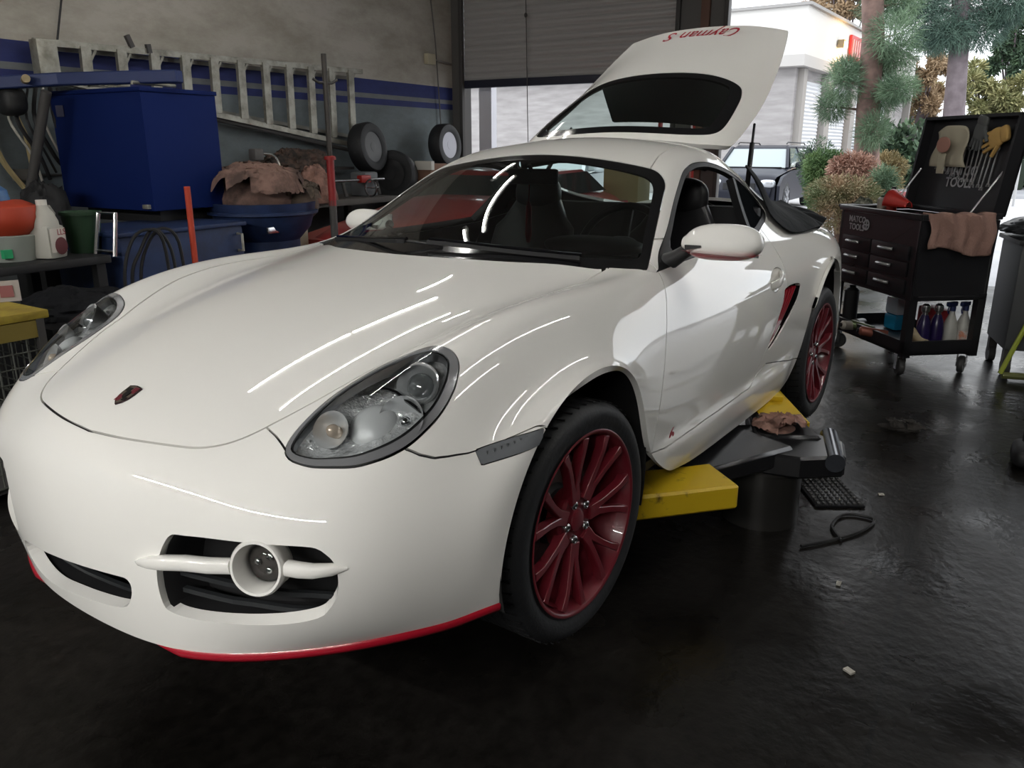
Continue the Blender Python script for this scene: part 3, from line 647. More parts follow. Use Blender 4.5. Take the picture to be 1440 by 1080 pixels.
# the shapes above have the outer face towards +y; driver side is -y
front = make_wheel(.3235, .235, 0); rear = make_wheel(.334, .265, 0)
def put_wheel(tpl, x, y, z, sg, st, first):
    M = Matrix.Translation(Y((x, sg*y, z)))@Matrix.Rotation(-st, 4, 'Z')@(Matrix.Rotation(math.pi, 4, 'Z') if sg == 1 else Matrix.Identity(4))
    for o in tpl:
        if first: o.parent = car
        else: o = copy_tree(o, car)
        o.matrix_parent_inverse = Matrix.Identity(4); o.matrix_basis = M
put_wheel(front, -.008, .805, .250, 1, .04, True); put_wheel(front, -.008, .805, .250, -1, .04, False)
put_wheel(rear, 2.415, .820, .258, 1, 0, True); put_wheel(rear, 2.415, .820, .258, -1, 0, False)
# wheel housings and floor of the car
for sg in (1,-1):
    for cx, cz, r, yo in ((-.04,.30,.378,.815),(2.42,.36,.375,.80)):
        b = MB(); n = 28; vs = []; fs = []
        for i in range(n+1):
            a = math.radians(-18+216*i/n)
            for y in (yo, .50): vs.append(Y((cx+r*math.cos(a), sg*y, cz+r*math.sin(a))))
        for i in range(n): fs.append((2*i,2*i+1,2*i+3,2*i+2))
        base = len(vs); vs.append(Y((cx, sg*.50, cz))); fs += [(2*i+1, 2*i+3, base) for i in range(n)]
        b.faces(vs, fs); b.build('wheel_housing', mat('arch_liner', (.012,.012,.012), rough=.8), car, smooth=30)
b = MB()
b.box(Y((1.22,0,.21)), (1.5,1.44,.03)); b.box(Y((-.45,0,.20)), (.45,.9,.03)); b.box(Y((0,0,.24)), (.9,.9,.03)); b.box(Y((2.5,0,.24)), (1.1,.9,.03)); b.box(Y((3.05,0,.22)), (.4,1.3,.03))
b.build('underbody', blk, car, smooth=None)
# cabin
b = MB(); b.grid(lambda u, v: Y((.34+.52*u, -.72+1.44*v, .815+.055*math.sin(min(1,u*1.05)*math.pi*.55)-.16*max(0,u-.82)/.18-.02*abs(2*v-1)**3)), 20, 24)
b.box(Y((.90,0,.68)), (.12,1.44,.30), bev=.04); ds_ = b.build('dashboard', cabin, car, smooth=60)
b = MB(); b.ell(Y((.80,.37,.885)), (.10,.19,.035), p=2.4); b.build('instrument_hood', cabin, ds_, smooth=60)
b = MB(); cW = Vector(Y((1.02,.37,.845))); axW = Vector((-.93,0,.36)).normalized(); uW = Vector((0,1,0)); vW = axW.cross(uW)
b.tube([cW+(uW*math.cos(t)+vW*math.sin(t))*.18 for t in np.linspace(0,2*math.pi,41)[:-1]], .0145, 10, closed=True)
for t in (0,2.6,math.pi*1.5-.0,math.pi): b.ribbon([cW-axW*.01, cW+(uW*math.cos(t)+vW*math.sin(t))*.175], .03, .012, up=tuple(axW))
b.ell(tuple(cW), (.05,.075,.06), p=2.5); sw = b.build('steering_wheel', leather, car, smooth=60)
for sg in (1,-1):
    b = MB(); sy = .36*sg
    def F(u, v):
        a = 2*math.pi*u; t = v; z = .42+.62*t; w = .235*(1-.25*t**3)*(1 if t < .97 else .6); d = .065*(1-.35*t)
        if t > .78: w = .235*.75*(1-(t-.78)*2.2)
        return Y((1.42+.20*t+d*math.copysign(abs(math.cos(a))**.6, math.cos(a)), sy+w*math.copysign(abs(math.sin(a))**.6, math.sin(a)), z))
    b.grid(F, 24, 16, cu=True); b.ell(Y((1.60,sy,1.03)), (.055,.12,.085), p=2.6)
    st_ = b.build('seat', leather, car, smooth=60)
    b = MB(); b.box(Y((1.22,sy,.40)), (.52,.48,.14), bev=.05); b.build('seat_cushion', leather, st_, smooth=50)
b = MB(); b.box(Y((1.78,0,.62)), (.05,1.3,.75), bev=.02); b.box(Y((2.3,0,.72)), (1.0,1.05,.06)); b.box(Y((1.2,0,.45)), (.8,.2,.25), bev=.03); b.build('cabin_bulkhead', cabin, car, smooth=30)
b = MB(); b.tube([Y((1.60,-.46,1.16)),Y((1.68,-.30,1.19)),Y((1.68,.30,1.19)),Y((1.60,.46,1.16))], .02, 8); b.build('roof_crossbar', cabin, car)
b = MB(); b.box(Y((.98,0,1.115)), (.03,.22,.06), bev=.015); b.tube([Y((.985,0,1.12)),Y((.95,0,1.16))], .008, 6); b.build('rear_view_mirror', blk, car, smooth=40)
# wipers and cowl
for pts in ([(.505,-.60,.872),(.40,-.42,.885),(.275,-.15,.905),(.245,-.02,.912)],[(.43,.52,.880),(.35,.36,.893),(.285,.18,.908),(.262,.06,.914)]):
    b = MB(); P_ = smooth_poly(pts, 5, closed=False)
    b.tube([Y((p[0]+.012,p[1],p[2]+.012)) for p in P_], [.006]*len(P_), 6); w_ = b.build('wiper', blkgloss, car)
    b = MB(); b.ribbon([Y((p[0],p[1],p[2]+.004)) for p in P_], .006, .012); b.build('wiper_blade', blk, w_)
b = MB(); b.tube([Y((.29,.10,.905)),Y((.262,0,.915)),Y((.25,-.06,.917))], .0045, 6); b.build('wiper_link', steel, car)
# badge on the bonnet
Pm, Nm = surf_at(-.747, .006); nb = Vector(Y(Nm)); tb = Vector((-.86,0,-.45)); tb = (tb-nb*tb.dot(nb)).normalized()
EM = frame_M(Vector(Y(Pm))+nb*.0015, tb.cross(nb)*-1, -tb)
shield = [(-.023,.028),(-.012,.031),(0,.0325),(.012,.031),(.023,.028),(.023,.005),(.021,-.010),(.014,-.023),(0,-.034),(-.014,-.023),(-.021,-.010),(-.023,.005)]
b = MB(); b.prism(shield, -.003, .0015, M=EM); bd_ = b.build('bonnet_badge', mat('badge_dark_metal', (.05,.03,.035), rough=.25, metal=.6), car, smooth=None)
b = MB(); sc2 = lambda s, z: [(x*s, y*s) for x, y in shield]
b.prism(sc2(.9,0), .0014, .0020, M=EM); b.build('badge_field', mat('badge_gold', (.42,.36,.30), rough=.25, metal=.9), bd_, smooth=None)
b = MB()
for q, (x0, y0) in enumerate(((.011,.016),(-.010,-.014))):
    for k in range(3): b.box((x0-.006+.006*k, y0, .0023), (.003,.02,.0006), M=EM)
b.build('badge_stripes', mat('badge_red', (.20,.01,.03), rough=.3), bd_, smooth=None)
b = MB(); b.prism([(x*.36,y*.36) for x,y in shield], .002, .0032, M=EM); b.box((-.010,.016,.0023), (.016,.012,.0006), M=EM); b.box((.010,-.014,.0023), (.012,.012,.0006), M=EM); b.build('badge_crest', blkgloss, bd_, smooth=None)
# small red script figure low on each door
for sg in (1,-1):
    k = ((S_.reshape(-1,3)-[.475, .83*sg, .372])**2).sum(1).argmin(); p, n = S_.reshape(-1,3)[k], N_.reshape(-1,3)[k]; n = Vector(Y(n))
    M = frame_M(Vector(Y(p))+n*.0015, (sg*1.,0,0), (0,0,1)); text_obj('door_script', '6', .085, redp, M, car, font_shear=.4, bold=.001)
# raised rear hatch
HA, HX, HZ = math.radians(42), 1.60, 1.272
hx = np.eye(4); hx[:3,:3] = [[math.cos(HA),0,-math.sin(HA)],[0,1,0],[math.sin(HA),0,math.cos(HA)]]; hx[:3,3] = np.array([HX,0,HZ])-hx[:3,:3]@np.array([HX,0,HZ])
hgl, hpan = take(hatch, f_hgl, .001)
tg = hpan.obj('tailgate', paint, car, rim=.022, xf=hx)
clr, bnd = hgl.cut(lambda V: f_hgl(V)-.05)
clr.offset(-.002).obj('tailgate_glass', glassw, tg, xf=hx); bnd.offset(-.002).obj('tailgate_glass_border', blkgloss, tg, xf=hx, rim=.01)
_, inner_ = hatch.cut(lambda V: f_hgl(V)+.03-.05); inner_.offset(-.024).obj('tailgate_lining', mat('lining_grey', (.10,.10,.10), rough=.6), tg, xf=hx)
Ps, Ns = surf_at(2.715, .03); Ps, Ns = hx[:3,:3]@Ps+hx[:3,3], hx[:3,:3]@Ns; n = Vector(Y(Ns))
Ms = frame_M(Vector(Y(Ps))+n*.003, (0,1,0), (-math.cos(HA),0,-math.sin(HA)))
text_obj('tailgate_script', 'Cayman S', .10, redp, Ms, tg, font_shear=.5)
_, sh_ = clr.cut(lambda V: np.maximum(1.745-V[:,0], (-.04-(V[:,0]-1.74)*.64)-V[:,1])); sh_.offset(-.012).obj('tailgate_dark_sheet', mat('added_dark_sheet', (.022,.026,.026), rough=.7), tg, xf=hx)  # dark sheet added under the glass so that most of it reads dark
# gas struts holding it
for sg in (1,-1):
    a, c_ = Vector(Y((2.12,sg*.485,1.352))), Vector(Y((1.90,sg*.545,1.06))); m_ = a.lerp(c_, .30)
    b = MB(); b.tube([a, m_], .006, 8); s1 = b.build('gas_strut', blk, car); b = MB(); b.tube([m_, c_], .011, 10); b.build('strut_cylinder', blk, s1)
# black protective cover over the driver's rear wing
O_COV = smooth_poly([(1.89,.50),(1.87,.60),(1.85,.675),(1.90,.722),(2.0,.738),(2.15,.742),(2.4,.738),(2.6,.715),(2.8,.675),(3.0,.615),(3.0,.615),(3.06,.55),(2.95,.47),(2.7,.50),(2.4,.53),(2.1,.53)], 5)
cov, _ = body.cut(lambda V: np.minimum(sdf(V[:, :2], O_COV), V[:,2]-.8))
x, y = cov.V[:,0], cov.V[:,1]
lift = .010+.03*np.exp(-((x-1.93)/.10)**2)*np.clip((.66-y)/.1,0,1)+.012*np.sin(x*14+y*9)*np.clip((x-2.1)/.3,0,1)+.010*np.sin(x*31-y*23)*np.clip((x-2.3)/.3,0,1)+.012
cov.V = cov.V+cov.N*lift[:,None]
cvo = cov.obj('wing_cover', mat('black_vinyl', (.008,.009,.010), rough=.75, spec=.1, bump=(25,.15)), None, rim=.006); cvo.matrix_world = CAR_M
cvo.data.attributes.remove(cvo.data.attributes['custom_normal'])
tag(cvo, 'black vinyl fender cover draped over the white car\'s rear wing', 'cover')
# red tassel hanging from the inside mirror
b = MB(); b.tube([(0,0,0),(0,0,-.07)], .002, 5); b.tube([(0,0,-.07),(0,0,-.09),(0,0,-.20),(0,0,-.23)], [.004,.011,.013,.006], 10)
o = b.build('hanging_tassel', mat('red_tassel', (.35,.01,.02), rough=.7), None); o.matrix_world = CAR_M@Matrix.Translation(Y((.985,-.02,1.09))); tag(o, 'red tassel hanging from the rear-view mirror behind the windscreen', 'ornament')
# ---------------------------------------------------------------- garage shell (x towards the door wall, y to the picture's left)
def nodes_mat(name, build, rough=.8, **k):
    m = mat(name, rough=rough, **k); nt = m.node_tree; b = nt.nodes['Principled BSDF']; build(nt, b, nt.nodes.new, nt.links.new); return m
def struct(o): o['kind'] = 'structure'; return o
def ramp(nt, stops, mode='LINEAR'):
    r = nt.nodes.new('ShaderNodeValToRGB'); r.color_ramp.interpolation = mode
    while len(r.color_ramp.elements) < len(stops): r.color_ramp.elements.new(.5)
    for e, (p, c) in zip(r.color_ramp.elements, stops): e.position = p; e.color = (*c, 1)
    return r
def wall_nodes(nt, b, new, lk):
    g = new('ShaderNodeNewGeometry'); sx = new('ShaderNodeSeparateXYZ'); lk(g.outputs['Position'], sx.inputs[0])
    mr = new('ShaderNodeMapRange'); mr.inputs['From Max'].default_value = 4.5; lk(sx.outputs['Z'], mr.inputs['Value'])
    lo, bl, mid, up = (.16,.19,.20), (.022,.032,.14), (.17,.18,.185), (.42,.395,.345)
    z = lambda h: h/4.5
    r = ramp(nt, [(0, (.12,.13,.135)), (z(1.0), lo), (z(1.895), bl), (z(1.965), mid), (z(2.015), bl), (z(2.165), up)], 'CONSTANT'); lk(mr.outputs[0], r.inputs[0])
    n = new('ShaderNodeTexNoise'); n.inputs['Scale'].default_value = 1.3; n.inputs['Detail'].default_value = 8; n.inputs['Roughness'].default_value = .7
    mp = new('ShaderNodeMapping'); mp.inputs['Scale'].default_value = (1,1,2.2); lk(g.outputs['Position'], mp.inputs[0]); lk(mp.outputs[0], n.inputs[0])
    r2 = ramp(nt, [(.35,(.62,.60,.56)),(.6,(1,1,1))]); lk(n.outputs['Fac'], r2.inputs[0])
    mx = new('ShaderNodeMixRGB'); mx.blend_type = 'MULTIPLY'; mx.inputs[0].default_value = .8; lk(r.outputs[0], mx.inputs[1]); lk(r2.outputs[0], mx.inputs[2]); lk(mx.outputs[0], b.inputs['Base Color'])
m_wall = nodes_mat('garage_wall_paint', wall_nodes, .75)
def floor_nodes(nt, b, new, lk):
    g = new('ShaderNodeNewGeometry'); n = new('ShaderNodeTexNoise'); n.inputs['Scale'].default_value = 1.1; n.inputs['Detail'].default_value = 9; n.inputs['Roughness'].default_value = .68
    lk(g.outputs['Position'], n.inputs[0]); r = ramp(nt, [(.30,(.004,.0035,.003)),(.50,(.010,.009,.008)),(.72,(.022,.019,.017))]); lk(n.outputs['Fac'], r.inputs[0])
    v = new('ShaderNodeTexNoise'); v.inputs['Scale'].default_value = 22; v.inputs['Detail'].default_value = 4; lk(g.outputs['Position'], v.inputs[0])
    r3 = ramp(nt, [(.38,(.75,.75,.75)),(.62,(1.15,1.15,1.15))]); lk(v.outputs['Fac'], r3.inputs[0])
    mx = new('ShaderNodeMixRGB'); mx.blend_type = 'MULTIPLY'; mx.inputs[0].default_value = 1; lk(r.outputs[0], mx.inputs[1]); lk(r3.outputs[0], mx.inputs[2])
    # slab joints
    sx = new('ShaderNodeSeparateXYZ'); lk(g.outputs['Position'], sx.inputs[0]); last = mx.outputs[0]
    for ax, off, per in (('X', 3.62, 3.4), ('Y', .055, 3.2)):
        a = new('ShaderNodeMath'); a.operation = 'SUBTRACT'; a.inputs[1].default_value = off; lk(sx.outputs[ax], a.inputs[0])
        w = new('ShaderNodeMath'); w.operation = 'PINGPONG'; w.inputs[1].default_value = per/2; lk(a.outputs[0], w.inputs[0])
        c = new('ShaderNodeMath'); c.operation = 'LESS_THAN'; c.inputs[1].default_value = .006; lk(w.outputs[0], c.inputs[0])
        m2 = new('ShaderNodeMixRGB'); m2.inputs[2].default_value = (.006,.006,.006,1); lk(c.outputs[0], m2.inputs[0]); lk(last, m2.inputs[1]); last = m2.outputs[0]
    lk(last, b.inputs['Base Color'])
    rr = new('ShaderNodeMapRange'); rr.inputs['From Min'].default_value = .3; rr.inputs['From Max'].default_value = .7; rr.inputs['To Min'].default_value = .17; rr.inputs['To Max'].default_value = .45
    n4 = new('ShaderNodeTexNoise'); n4.inputs['Scale'].default_value = 2.3; n4.inputs['Detail'].default_value = 5; lk(g.outputs['Position'], n4.inputs[0]); lk(n4.outputs['Fac'], rr.inputs['Value']); lk(rr.outputs[0], b.inputs['Roughness'])
    bp = new('ShaderNodeBump'); bp.inputs['Strength'].default_value = .25; bp.inputs['Distance'].default_value = .01; lk(v.outputs['Fac'], bp.inputs['Height']); lk(bp.outputs[0], b.inputs['Normal'])
m_floor = nodes_mat('oily_concrete_floor', floor_nodes, .5, spec=.28)
m_dark = mat('dark_steel_frame', (.055,.052,.05), rough=.6); m_post = mat('post_paint', (.10,.095,.09), rough=.6)
X0, X1, Y0, Y1, H = -8., 9.63, -9., 6.5, 4.4
def slab(name, c, d, m): b = MB(); b.box(c, d); return struct(b.build(name, m, None, smooth=None))
slab('floor', ((X0+X1)/2,(Y0+Y1)/2,-.1), (X1-X0+.3, Y1-Y0+.4, .2), m_floor)
slab('ceiling', ((X0+X1)/2,(Y0+Y1)/2,H+.1), (X1-X0+.3, Y1-Y0+.4, .2), mat('ceiling_grey', (.16,.155,.145), rough=.9))
slab('wall_left', ((X0+X1)/2,Y1+.1,H/2), (X1-X0+.2,.2,H), m_wall)
slab('wall_right', ((X0+X1)/2,Y0-.1,H/2), (X1-X0+.2,.2,H), m_wall)
slab('wall_rear', (X0-.1,(Y0+Y1)/2,H/2), (.2,Y1-Y0,H), m_wall)
# door wall: posts and header left as separate pieces of structure
b = MB(); b.box((X1+.11,6.42,H/2), (.22,.16,H)); struct(b.build('wall_back', m_post, None, smooth=None))
for nm, y0, y1 in (('trim_1', 2.80, 3.32), ('trim_2', -1.15, -.65), ('trim_3', -9., -4.6)):
    b = MB(); b.box((X1+.11,(y0+y1)/2,H/2), (.22,y1-y0,H)); struct(b.build(nm, m_post, None, smooth=None))
b = MB(); b.box((X1+.11,-2.9,4.0), (.22,11.4,.8)); struct(b.build('trim_4', m_dark, None, smooth=None))
b = MB(); b.box((X1+.11,4.83,4.0), (.22,3.02,.8)); struct(b.build('trim_5', m_dark, None, smooth=None))
for nm, y in (('trim_6', 6.33), ('trim_7', 3.34), ('trim_8', 2.78), ('trim_9', 3.02)):
    b = MB(); b.box((X1-.02,y,1.9), (.06,.05 if y != 3.02 else .10,3.8), bev=.005); struct(b.build(nm, mat('rusty_guide_rail', (.13,.07,.05), rough=.7) if y == 3.02 else m_dark, None, smooth=30))
# roll-up door, part lowered
m_slat = mat('roll_door_slat', (.42,.41,.40), rough=.5, metal=.2)
d = MB(); n = 17; vs = []; zs = np.arange(0, 1.92, .0078125); prof = [.016*abs(math.sin(math.pi*z/.0875)) for z in zs]
for z, p in zip(zs, prof):
    for y in (3.36, 6.32): vs.append((X1+.05-p, y, 2.26+z))
d.faces(vs, [(2*i,2*i+1,2*i+3,2*i+2) for i in range(len(zs)-1)])
dr = struct(d.build('door_1', m_slat, None, smooth=50))
d = MB(); d.box((X1+.04,4.84,2.22), (.07,2.96,.10), bev=.01); d.build('door_bottom_bar', mat('bottom_bar_blue', (.02,.022,.04), rough=.5), dr, smooth=30)
d = MB(); d.tube([(X1-.07,5.33,4.3),(X1-.07,5.32,3.2),(X1-.07,5.27,1.15)], .006, 6); pr_ = d.build('pull_rope', m_dark, dr); d = MB(); d.ell((X1-.07,5.32,3.0), (.02,.02,.03)); d.build('rope_knot', m_dark, pr_)
# conduit and switch box on the left wall
o = thing('junction_box', 'beige electrical junction box on the wall beside the roller door', 'box', (9.08,6.47,2.50))
b = MB(); b.box((0,0,0), (.17,.07,.13), bev=.008); b.build('box_cover', mat('beige_box', (.42,.38,.27), rough=.6), o); b = MB(); b.tube([(.085,-.01,0),(.5,-.0,-.02)], .012, 8); b.build('conduit', mat('conduit_grey', (.2,.19,.17), rough=.5), o)
o = thing('wall_pipe', 'thin grey conduit dropping down the wall by the roller door post', 'pipe'); b = MB(); b.tube([(8.95,6.46,4.3),(9.2,6.46,2.7),(9.32,6.46,1.2)], .009, 6); o2 = b.build('pipe_run', m_post, o)
o = thing('wall_cable', 'thin black cable running down the wall to the ladder top', 'cable'); b = MB(); b.tube([(4.35,6.46,3.2),(4.18,6.46,2.6),(4.05,6.44,2.17)], .008, 6); b.build('cable_run', blk, o)
# strip lights under the ceiling: real tubes whose reflections run over the car
m_tube = mat('fluorescent_tube', (1,1,1), emit=(1.,.975,.93), estr=48.); m_batten = mat('batten_white', (.6,.6,.58), rough=.5)
def batten(x, y, z=3.5, L=1.4, rz=0, wide=False, label='white fluorescent strip light hung under the ceiling', grp='strip lights under the ceiling'):
    o = thing('wrap_light' if wide else 'strip_light', label, 'ceiling light', (x,y,z), rz=rz, group=grp)
    b = MB()
    if wide: b.grid(lambda u, v: ((u-.5)*L, .032*math.cos(math.pi*v), -.02*math.sin(math.pi*v)), 2, 12); b.build('diffuser', m_wrap, o)
    else: b.tube([(-L/2+.01,0,0),(L/2-.01,0,0)], .014, 10); b.build('tube', m_tube, o)
    b = MB(); b.box((0,0,.055 if not wide else .03), (L,.09 if not wide else .16,.05), bev=.005); b.box((-L/2-.01,0,.02), (.03,.04,.09)); b.box((L/2+.01,0,.02), (.03,.04,.09)); b.build('batten', m_batten, o)
    b = MB(); b.tube([(-.4,0,.08),(-.4,0,.9)], .004, 4); b.tube([(.4,0,.08),(.4,0,.9)], .004, 4); b.build('hanger', m_dark, o); return o
m_wrap = mat('prismatic_diffuser', (1,1,1), emit=(1.,.98,.945), estr=170.)
L0 = None
for x, y in [(2.60,3.36),(4.03,3.36),(2.90,-1.2),(4.33,-1.2),(2.9,-2.6),(6.9,-4.)]:
    if L0 is None: L0 = batten(x, y)
    else: c = copy_tree(L0); c.location = (x, y, 3.5)
o = batten(5.22, 3.80, 3.5, .62, 0, False, 'short fluorescent tube added for the windscreen streak, at the end of the row beside the wall'); W0 = None  # short tube added to give the windscreen its light streak
for y in (-.9,.4,1.7,3.0,4.3,5.5):
    if W0 is None: W0 = batten(-3.4, y, 3.2, 1.2, math.pi/2, True, 'wide white ceiling light in the row across the bay ahead of the car', 'ceiling lights across the bay ahead of the car')
    else: c = copy_tree(W0); c.location = (-3.4, y, 3.2)
# ---------------------------------------------------------------- the lift
yel = mat('worn_yellow_paint', (.62,.42,.015), rough=.45, noise=(9,(.12,.07,.02),.30,.42)); oily = mat('oily_black_steel', (.018,.018,.02), rough=.28, metal=.3)
lift = thing('car_lift', 'in-ground car lift with black post and two yellow swing arms under the car', 'car lift', (3.0,.60,0))
b = MB(); b.lathe([(.145,0),(.145,.22),(.17,.23),(.17,.25),(0,.25)], 36); b.build('post', mat('lift_post_steel', (.05,.048,.045), rough=.35, metal=.5), lift)
b = MB(); b.prism([(-.20,.16),(-.14,.22),(.05,.20),(.20,-.02),(.10,-.27),(-.06,-.30),(-.16,-.16)], .245, .33); b.build('carriage', oily, lift, smooth=None).modifiers.new('bevel','BEVEL').width = .01
b = MB(); b.tube([(-.10,-.27,.31),(.19,-.20,.31)], .035, 14); b.build('carriage_bar', mat('polished_bar', (.10,.11,.13), rough=.22, metal=.8), lift)
def arm(root, tip, w, name):
    a, c = Vector(root)-Vector((3,.6,0)), Vector(tip)-Vector((3,.6,0)); t = (c-a).normalized(); mid = a+t*((c-a).length*.42)
    b = MB(); b.ribbon([a, mid+t*.05], [w*1.15,w*.9], [.075,.07]); ar = b.build(name, oily, lift, smooth=30); ar.modifiers.new('bevel','BEVEL').width = .012
    return ar, mid, t, c
ar, mid, t, c = arm((2.98,.60,.305), (2.07,1.05,.30), .24, 'front_arm')
b = MB(); b.ribbon([Vector((2.53,.63,.300))-Vector((3,.6,0)), Vector((2.06,1.10,.300))-Vector((3,.6,0))], .20, .085); y1 = b.build('arm_extension', yel, ar, smooth=None); y1.modifiers.new('bevel','BEVEL').width = .008; y1['label'] = 'worn yellow box-section arm end'
b = MB(); b.box((2.24-3,.86-.6,.345), (.13,.09,.03), bev=.008, rot=Matrix.Rotation(-.75,3,'Z')); b.box((2.24-3,.86-.6,.37), (.06,.05,.03), bev=.008); b.build('lift_pad', yel, ar)
b = MB(); b.box((2.17-3,.985-.6,.37), (.11,.11,.07), bev=.012); b.build('rubber_pad', rubber, ar)
ar, mid, t, c = arm((3.02,.52,.305), (3.62,.80,.30), .22, 'rear_arm')
b = MB(); b.ribbon([Vector((3.20,.565,.300))-Vector((3,.6,0)), Vector((3.66,.80,.300))-Vector((3,.6,0))], .19, .08); y2 = b.build('arm_extension', yel, ar, smooth=None); y2.modifiers.new('bevel','BEVEL').width = .008; y2['label'] = 'worn yellow box-section arm end'
b = MB(); b.box((3.50-3,.72-.6,.348), (.15,.12,.03), bev=.01, rot=Matrix.Rotation(.45,3,'Z')); b.box((3.50-3,.72-.6,.368), (.07,.07,.03), bev=.01); b.build('lift_pad', yel, ar)
def heap(name, m, c, r, amp, seed, label, cat, group=None, n=44, flat=1., parent=None, folds=5.):
    """crumpled cloth heap"""
    from mathutils import noise as nz
    b = MB()
    rg = lambda q: 1-abs(nz.noise(q))*2.4
    def F(u, v):
        a = 2*math.pi*u; ph = -math.pi/2+math.pi*v; d = Vector((math.cos(ph)*math.cos(a), math.cos(ph)*math.sin(a), math.sin(ph)))
        wq = Vector((nz.noise(d*2.1+Vector((seed,3,1))), nz.noise(d*2.1+Vector((1,seed,5))), nz.noise(d*2.1+Vector((4,2,seed)))))*.55
        k = 1+amp*(.42*nz.noise(d*1.7+Vector((seed,0,0)))+.20*rg((d+wq)*folds*.42+Vector((0,seed,0)))+.10*rg((d+wq)*folds*.95)+.04*nz.noise(d*folds*2.5))
        z = d.z*r[2]*k; z = max(z, -r[2]*.12)
        return (c[0]+d.x*r[0]*k, c[1]+d.y*r[1]*k, c[2]+z*flat)
    b.grid(F, n*2, n, cu=True); o = b.build(name, m, parent, smooth=45)
    if label: tag(o, label, cat, group)
    return o
def rag_stack(name, m, c, r, n, size, seed, label, cat, parent=None):
    """loose pile of crumpled cloths laid over a low dome"""
    from mathutils import noise as nz
    rnd = random.Random(seed); b = MB(); b.ell((c[0],c[1],c[2]), (r[0]*.8,r[1]*.8,r[2]*.75))
    for k in range(n):
        a = rnd.uniform(0, 2*math.pi); q = rnd.random()**.6; x0, y0 = c[0]+r[0]*.8*q*math.cos(a), c[1]+r[1]*q*math.sin(a); rot = rnd.uniform(0, math.pi); sx = size*rnd.uniform(.7,1.2); sy = size*rnd.uniform(.5,.9); ph = Vector((k*3.1, seed, 0)); hh = rnd.uniform(0,.02)
        def F(u, v):
            p, w = (u-.5)*sx, (v-.5)*sy; f = nz.noise(Vector((u*3.2,v*1.3,0))+ph); x = x0+(p+.25*size*f)*math.cos(rot)-w*math.sin(rot); y = y0+(p+.25*size*f)*math.sin(rot)+w*math.cos(rot)
            d0 = math.hypot((x-c[0])/r[0], (y-c[1])/r[1]); k_ = min(1, 1.12/max(d0,.01)); x = c[0]+(x-c[0])*k_; y = c[1]+(y-c[1])*k_; d = min(d0, 1.12); z = c[2]+r[2]*math.sqrt(max(0, 1-(d/1.3)**2))*1.0-max(0, d-.95)*r[2]*1.6
            z += hh+size*.16*abs(nz.noise(Vector((u*4.5,v*1.8,2))+ph))+size*.10*abs(nz.noise(Vector((u*11,v*3,5))+ph))+.02*nz.noise(Vector((x*6,y*6,seed)))
            return (x, y, max(z, c[2]-r[2]*.5))
        b.grid(F, 22, 14)
    o = b.build(name, m, parent, smooth=60, weld=False, fix=False); tag(o, label, cat); o['kind'] = 'stuff'; return o
rag = mat('pink_shop_rag', (.34,.19,.15), rough=.9, noise=(14,(.16,.09,.07),.35,.6)); ragd = mat('dirty_rag', (.15,.10,.075), rough=.95, noise=(11,(.06,.045,.035),.35,.6))
sr_ = rag_stack('shop_rag', rag, (3.10,.575,.33), (.12,.09,.03), 3, .20, 3, 'dirty pink shop rag lying on the rear arm of the lift', 'rag'); del sr_['kind']
sr_ = rag_stack('floor_rag', mat('black_rag', (.03,.027,.024), rough=.95), (4.40,.22,.0), (.05,.13,.03), 3, .12, 9, 'small dark crumpled rag lying on the open floor', 'rag'); del sr_['kind']
tr = mat('pale_litter', (.45,.43,.38), rough=.8)
for i, (x, y, s, lb) in enumerate(((2.60,.24,.014,'small pale chip of litter on the floor in front of the lift post'),(2.12,.14,.018,'small pale scrap of litter nearest the camera on the floor'),(3.45,.20,.015,'small round pale scrap beside the floor grate'))):
    b = MB(); b.box((x,y,.004), (s*1.5,s,.006), rot=Matrix.Rotation(i,3,'Z')); tag(b.build('litter', tr, None, smooth=None), lb, 'litter')
b = MB(); P_ = smooth_poly([(1.30,1.60,.004),(1.25,1.72,.005),(1.14,1.83,.004),(1.05,1.86,.004)], 5, closed=False)
# floor grate, cable
o = thing('floor_grate', 'small black perforated rubber mat on the floor beside the lift', 'mat', (3.36,.40,0), rz=.5)
b = MB(); b.box((0,0,.006), (.30,.20,.010), bev=.003); b.build('mat_base', oily, o)
b = MB(); [b.box((-.13+.029*i, -.085+.024*j, .014), (.014,.012,.006)) for i in range(10) for j in range(8)]; st = b.build('mat_studs', mat('stud_grey', (.07,.07,.07), rough=.5), o, smooth=None); st['kind'] = 'stuff'
b = MB(); P_ = smooth_poly([(2.80,.40,.008),(2.92,.30,.008),(3.05,.22,.008),(3.17,.20,.008),(3.16,.30,.008),(3.03,.33,.008),(2.92,.28,.008)], 6, closed=False); b.tube([tuple(p) for p in P_], .006, 6); tag(b.build('floor_cable', blk, None), 'thin black cable curled on the floor at the foot of the lift post', 'cable')
# ---------------------------------------------------------------- along the left wall
alu = mat('dull_aluminium', (.36,.35,.30), rough=.5, metal=.55, noise=(7,(.16,.15,.12),.3,.6)); bluep = mat('blue_cabinet_paint', (.005,.014,.085), rough=.6, spec=.1); bluet = mat('blue_tub_paint', (.010,.026,.085), rough=.6, noise=(6,(.006,.014,.05),.35,.6))
redt = mat('tool_red', (.35,.02,.015), rough=.4); orange = mat('orange_plastic', (.36,.04,.015), rough=.55); white = mat('white_plastic', (.62,.60,.54), rough=.45); greenp = mat('green_plastic', (.012,.04,.016), rough=.55)
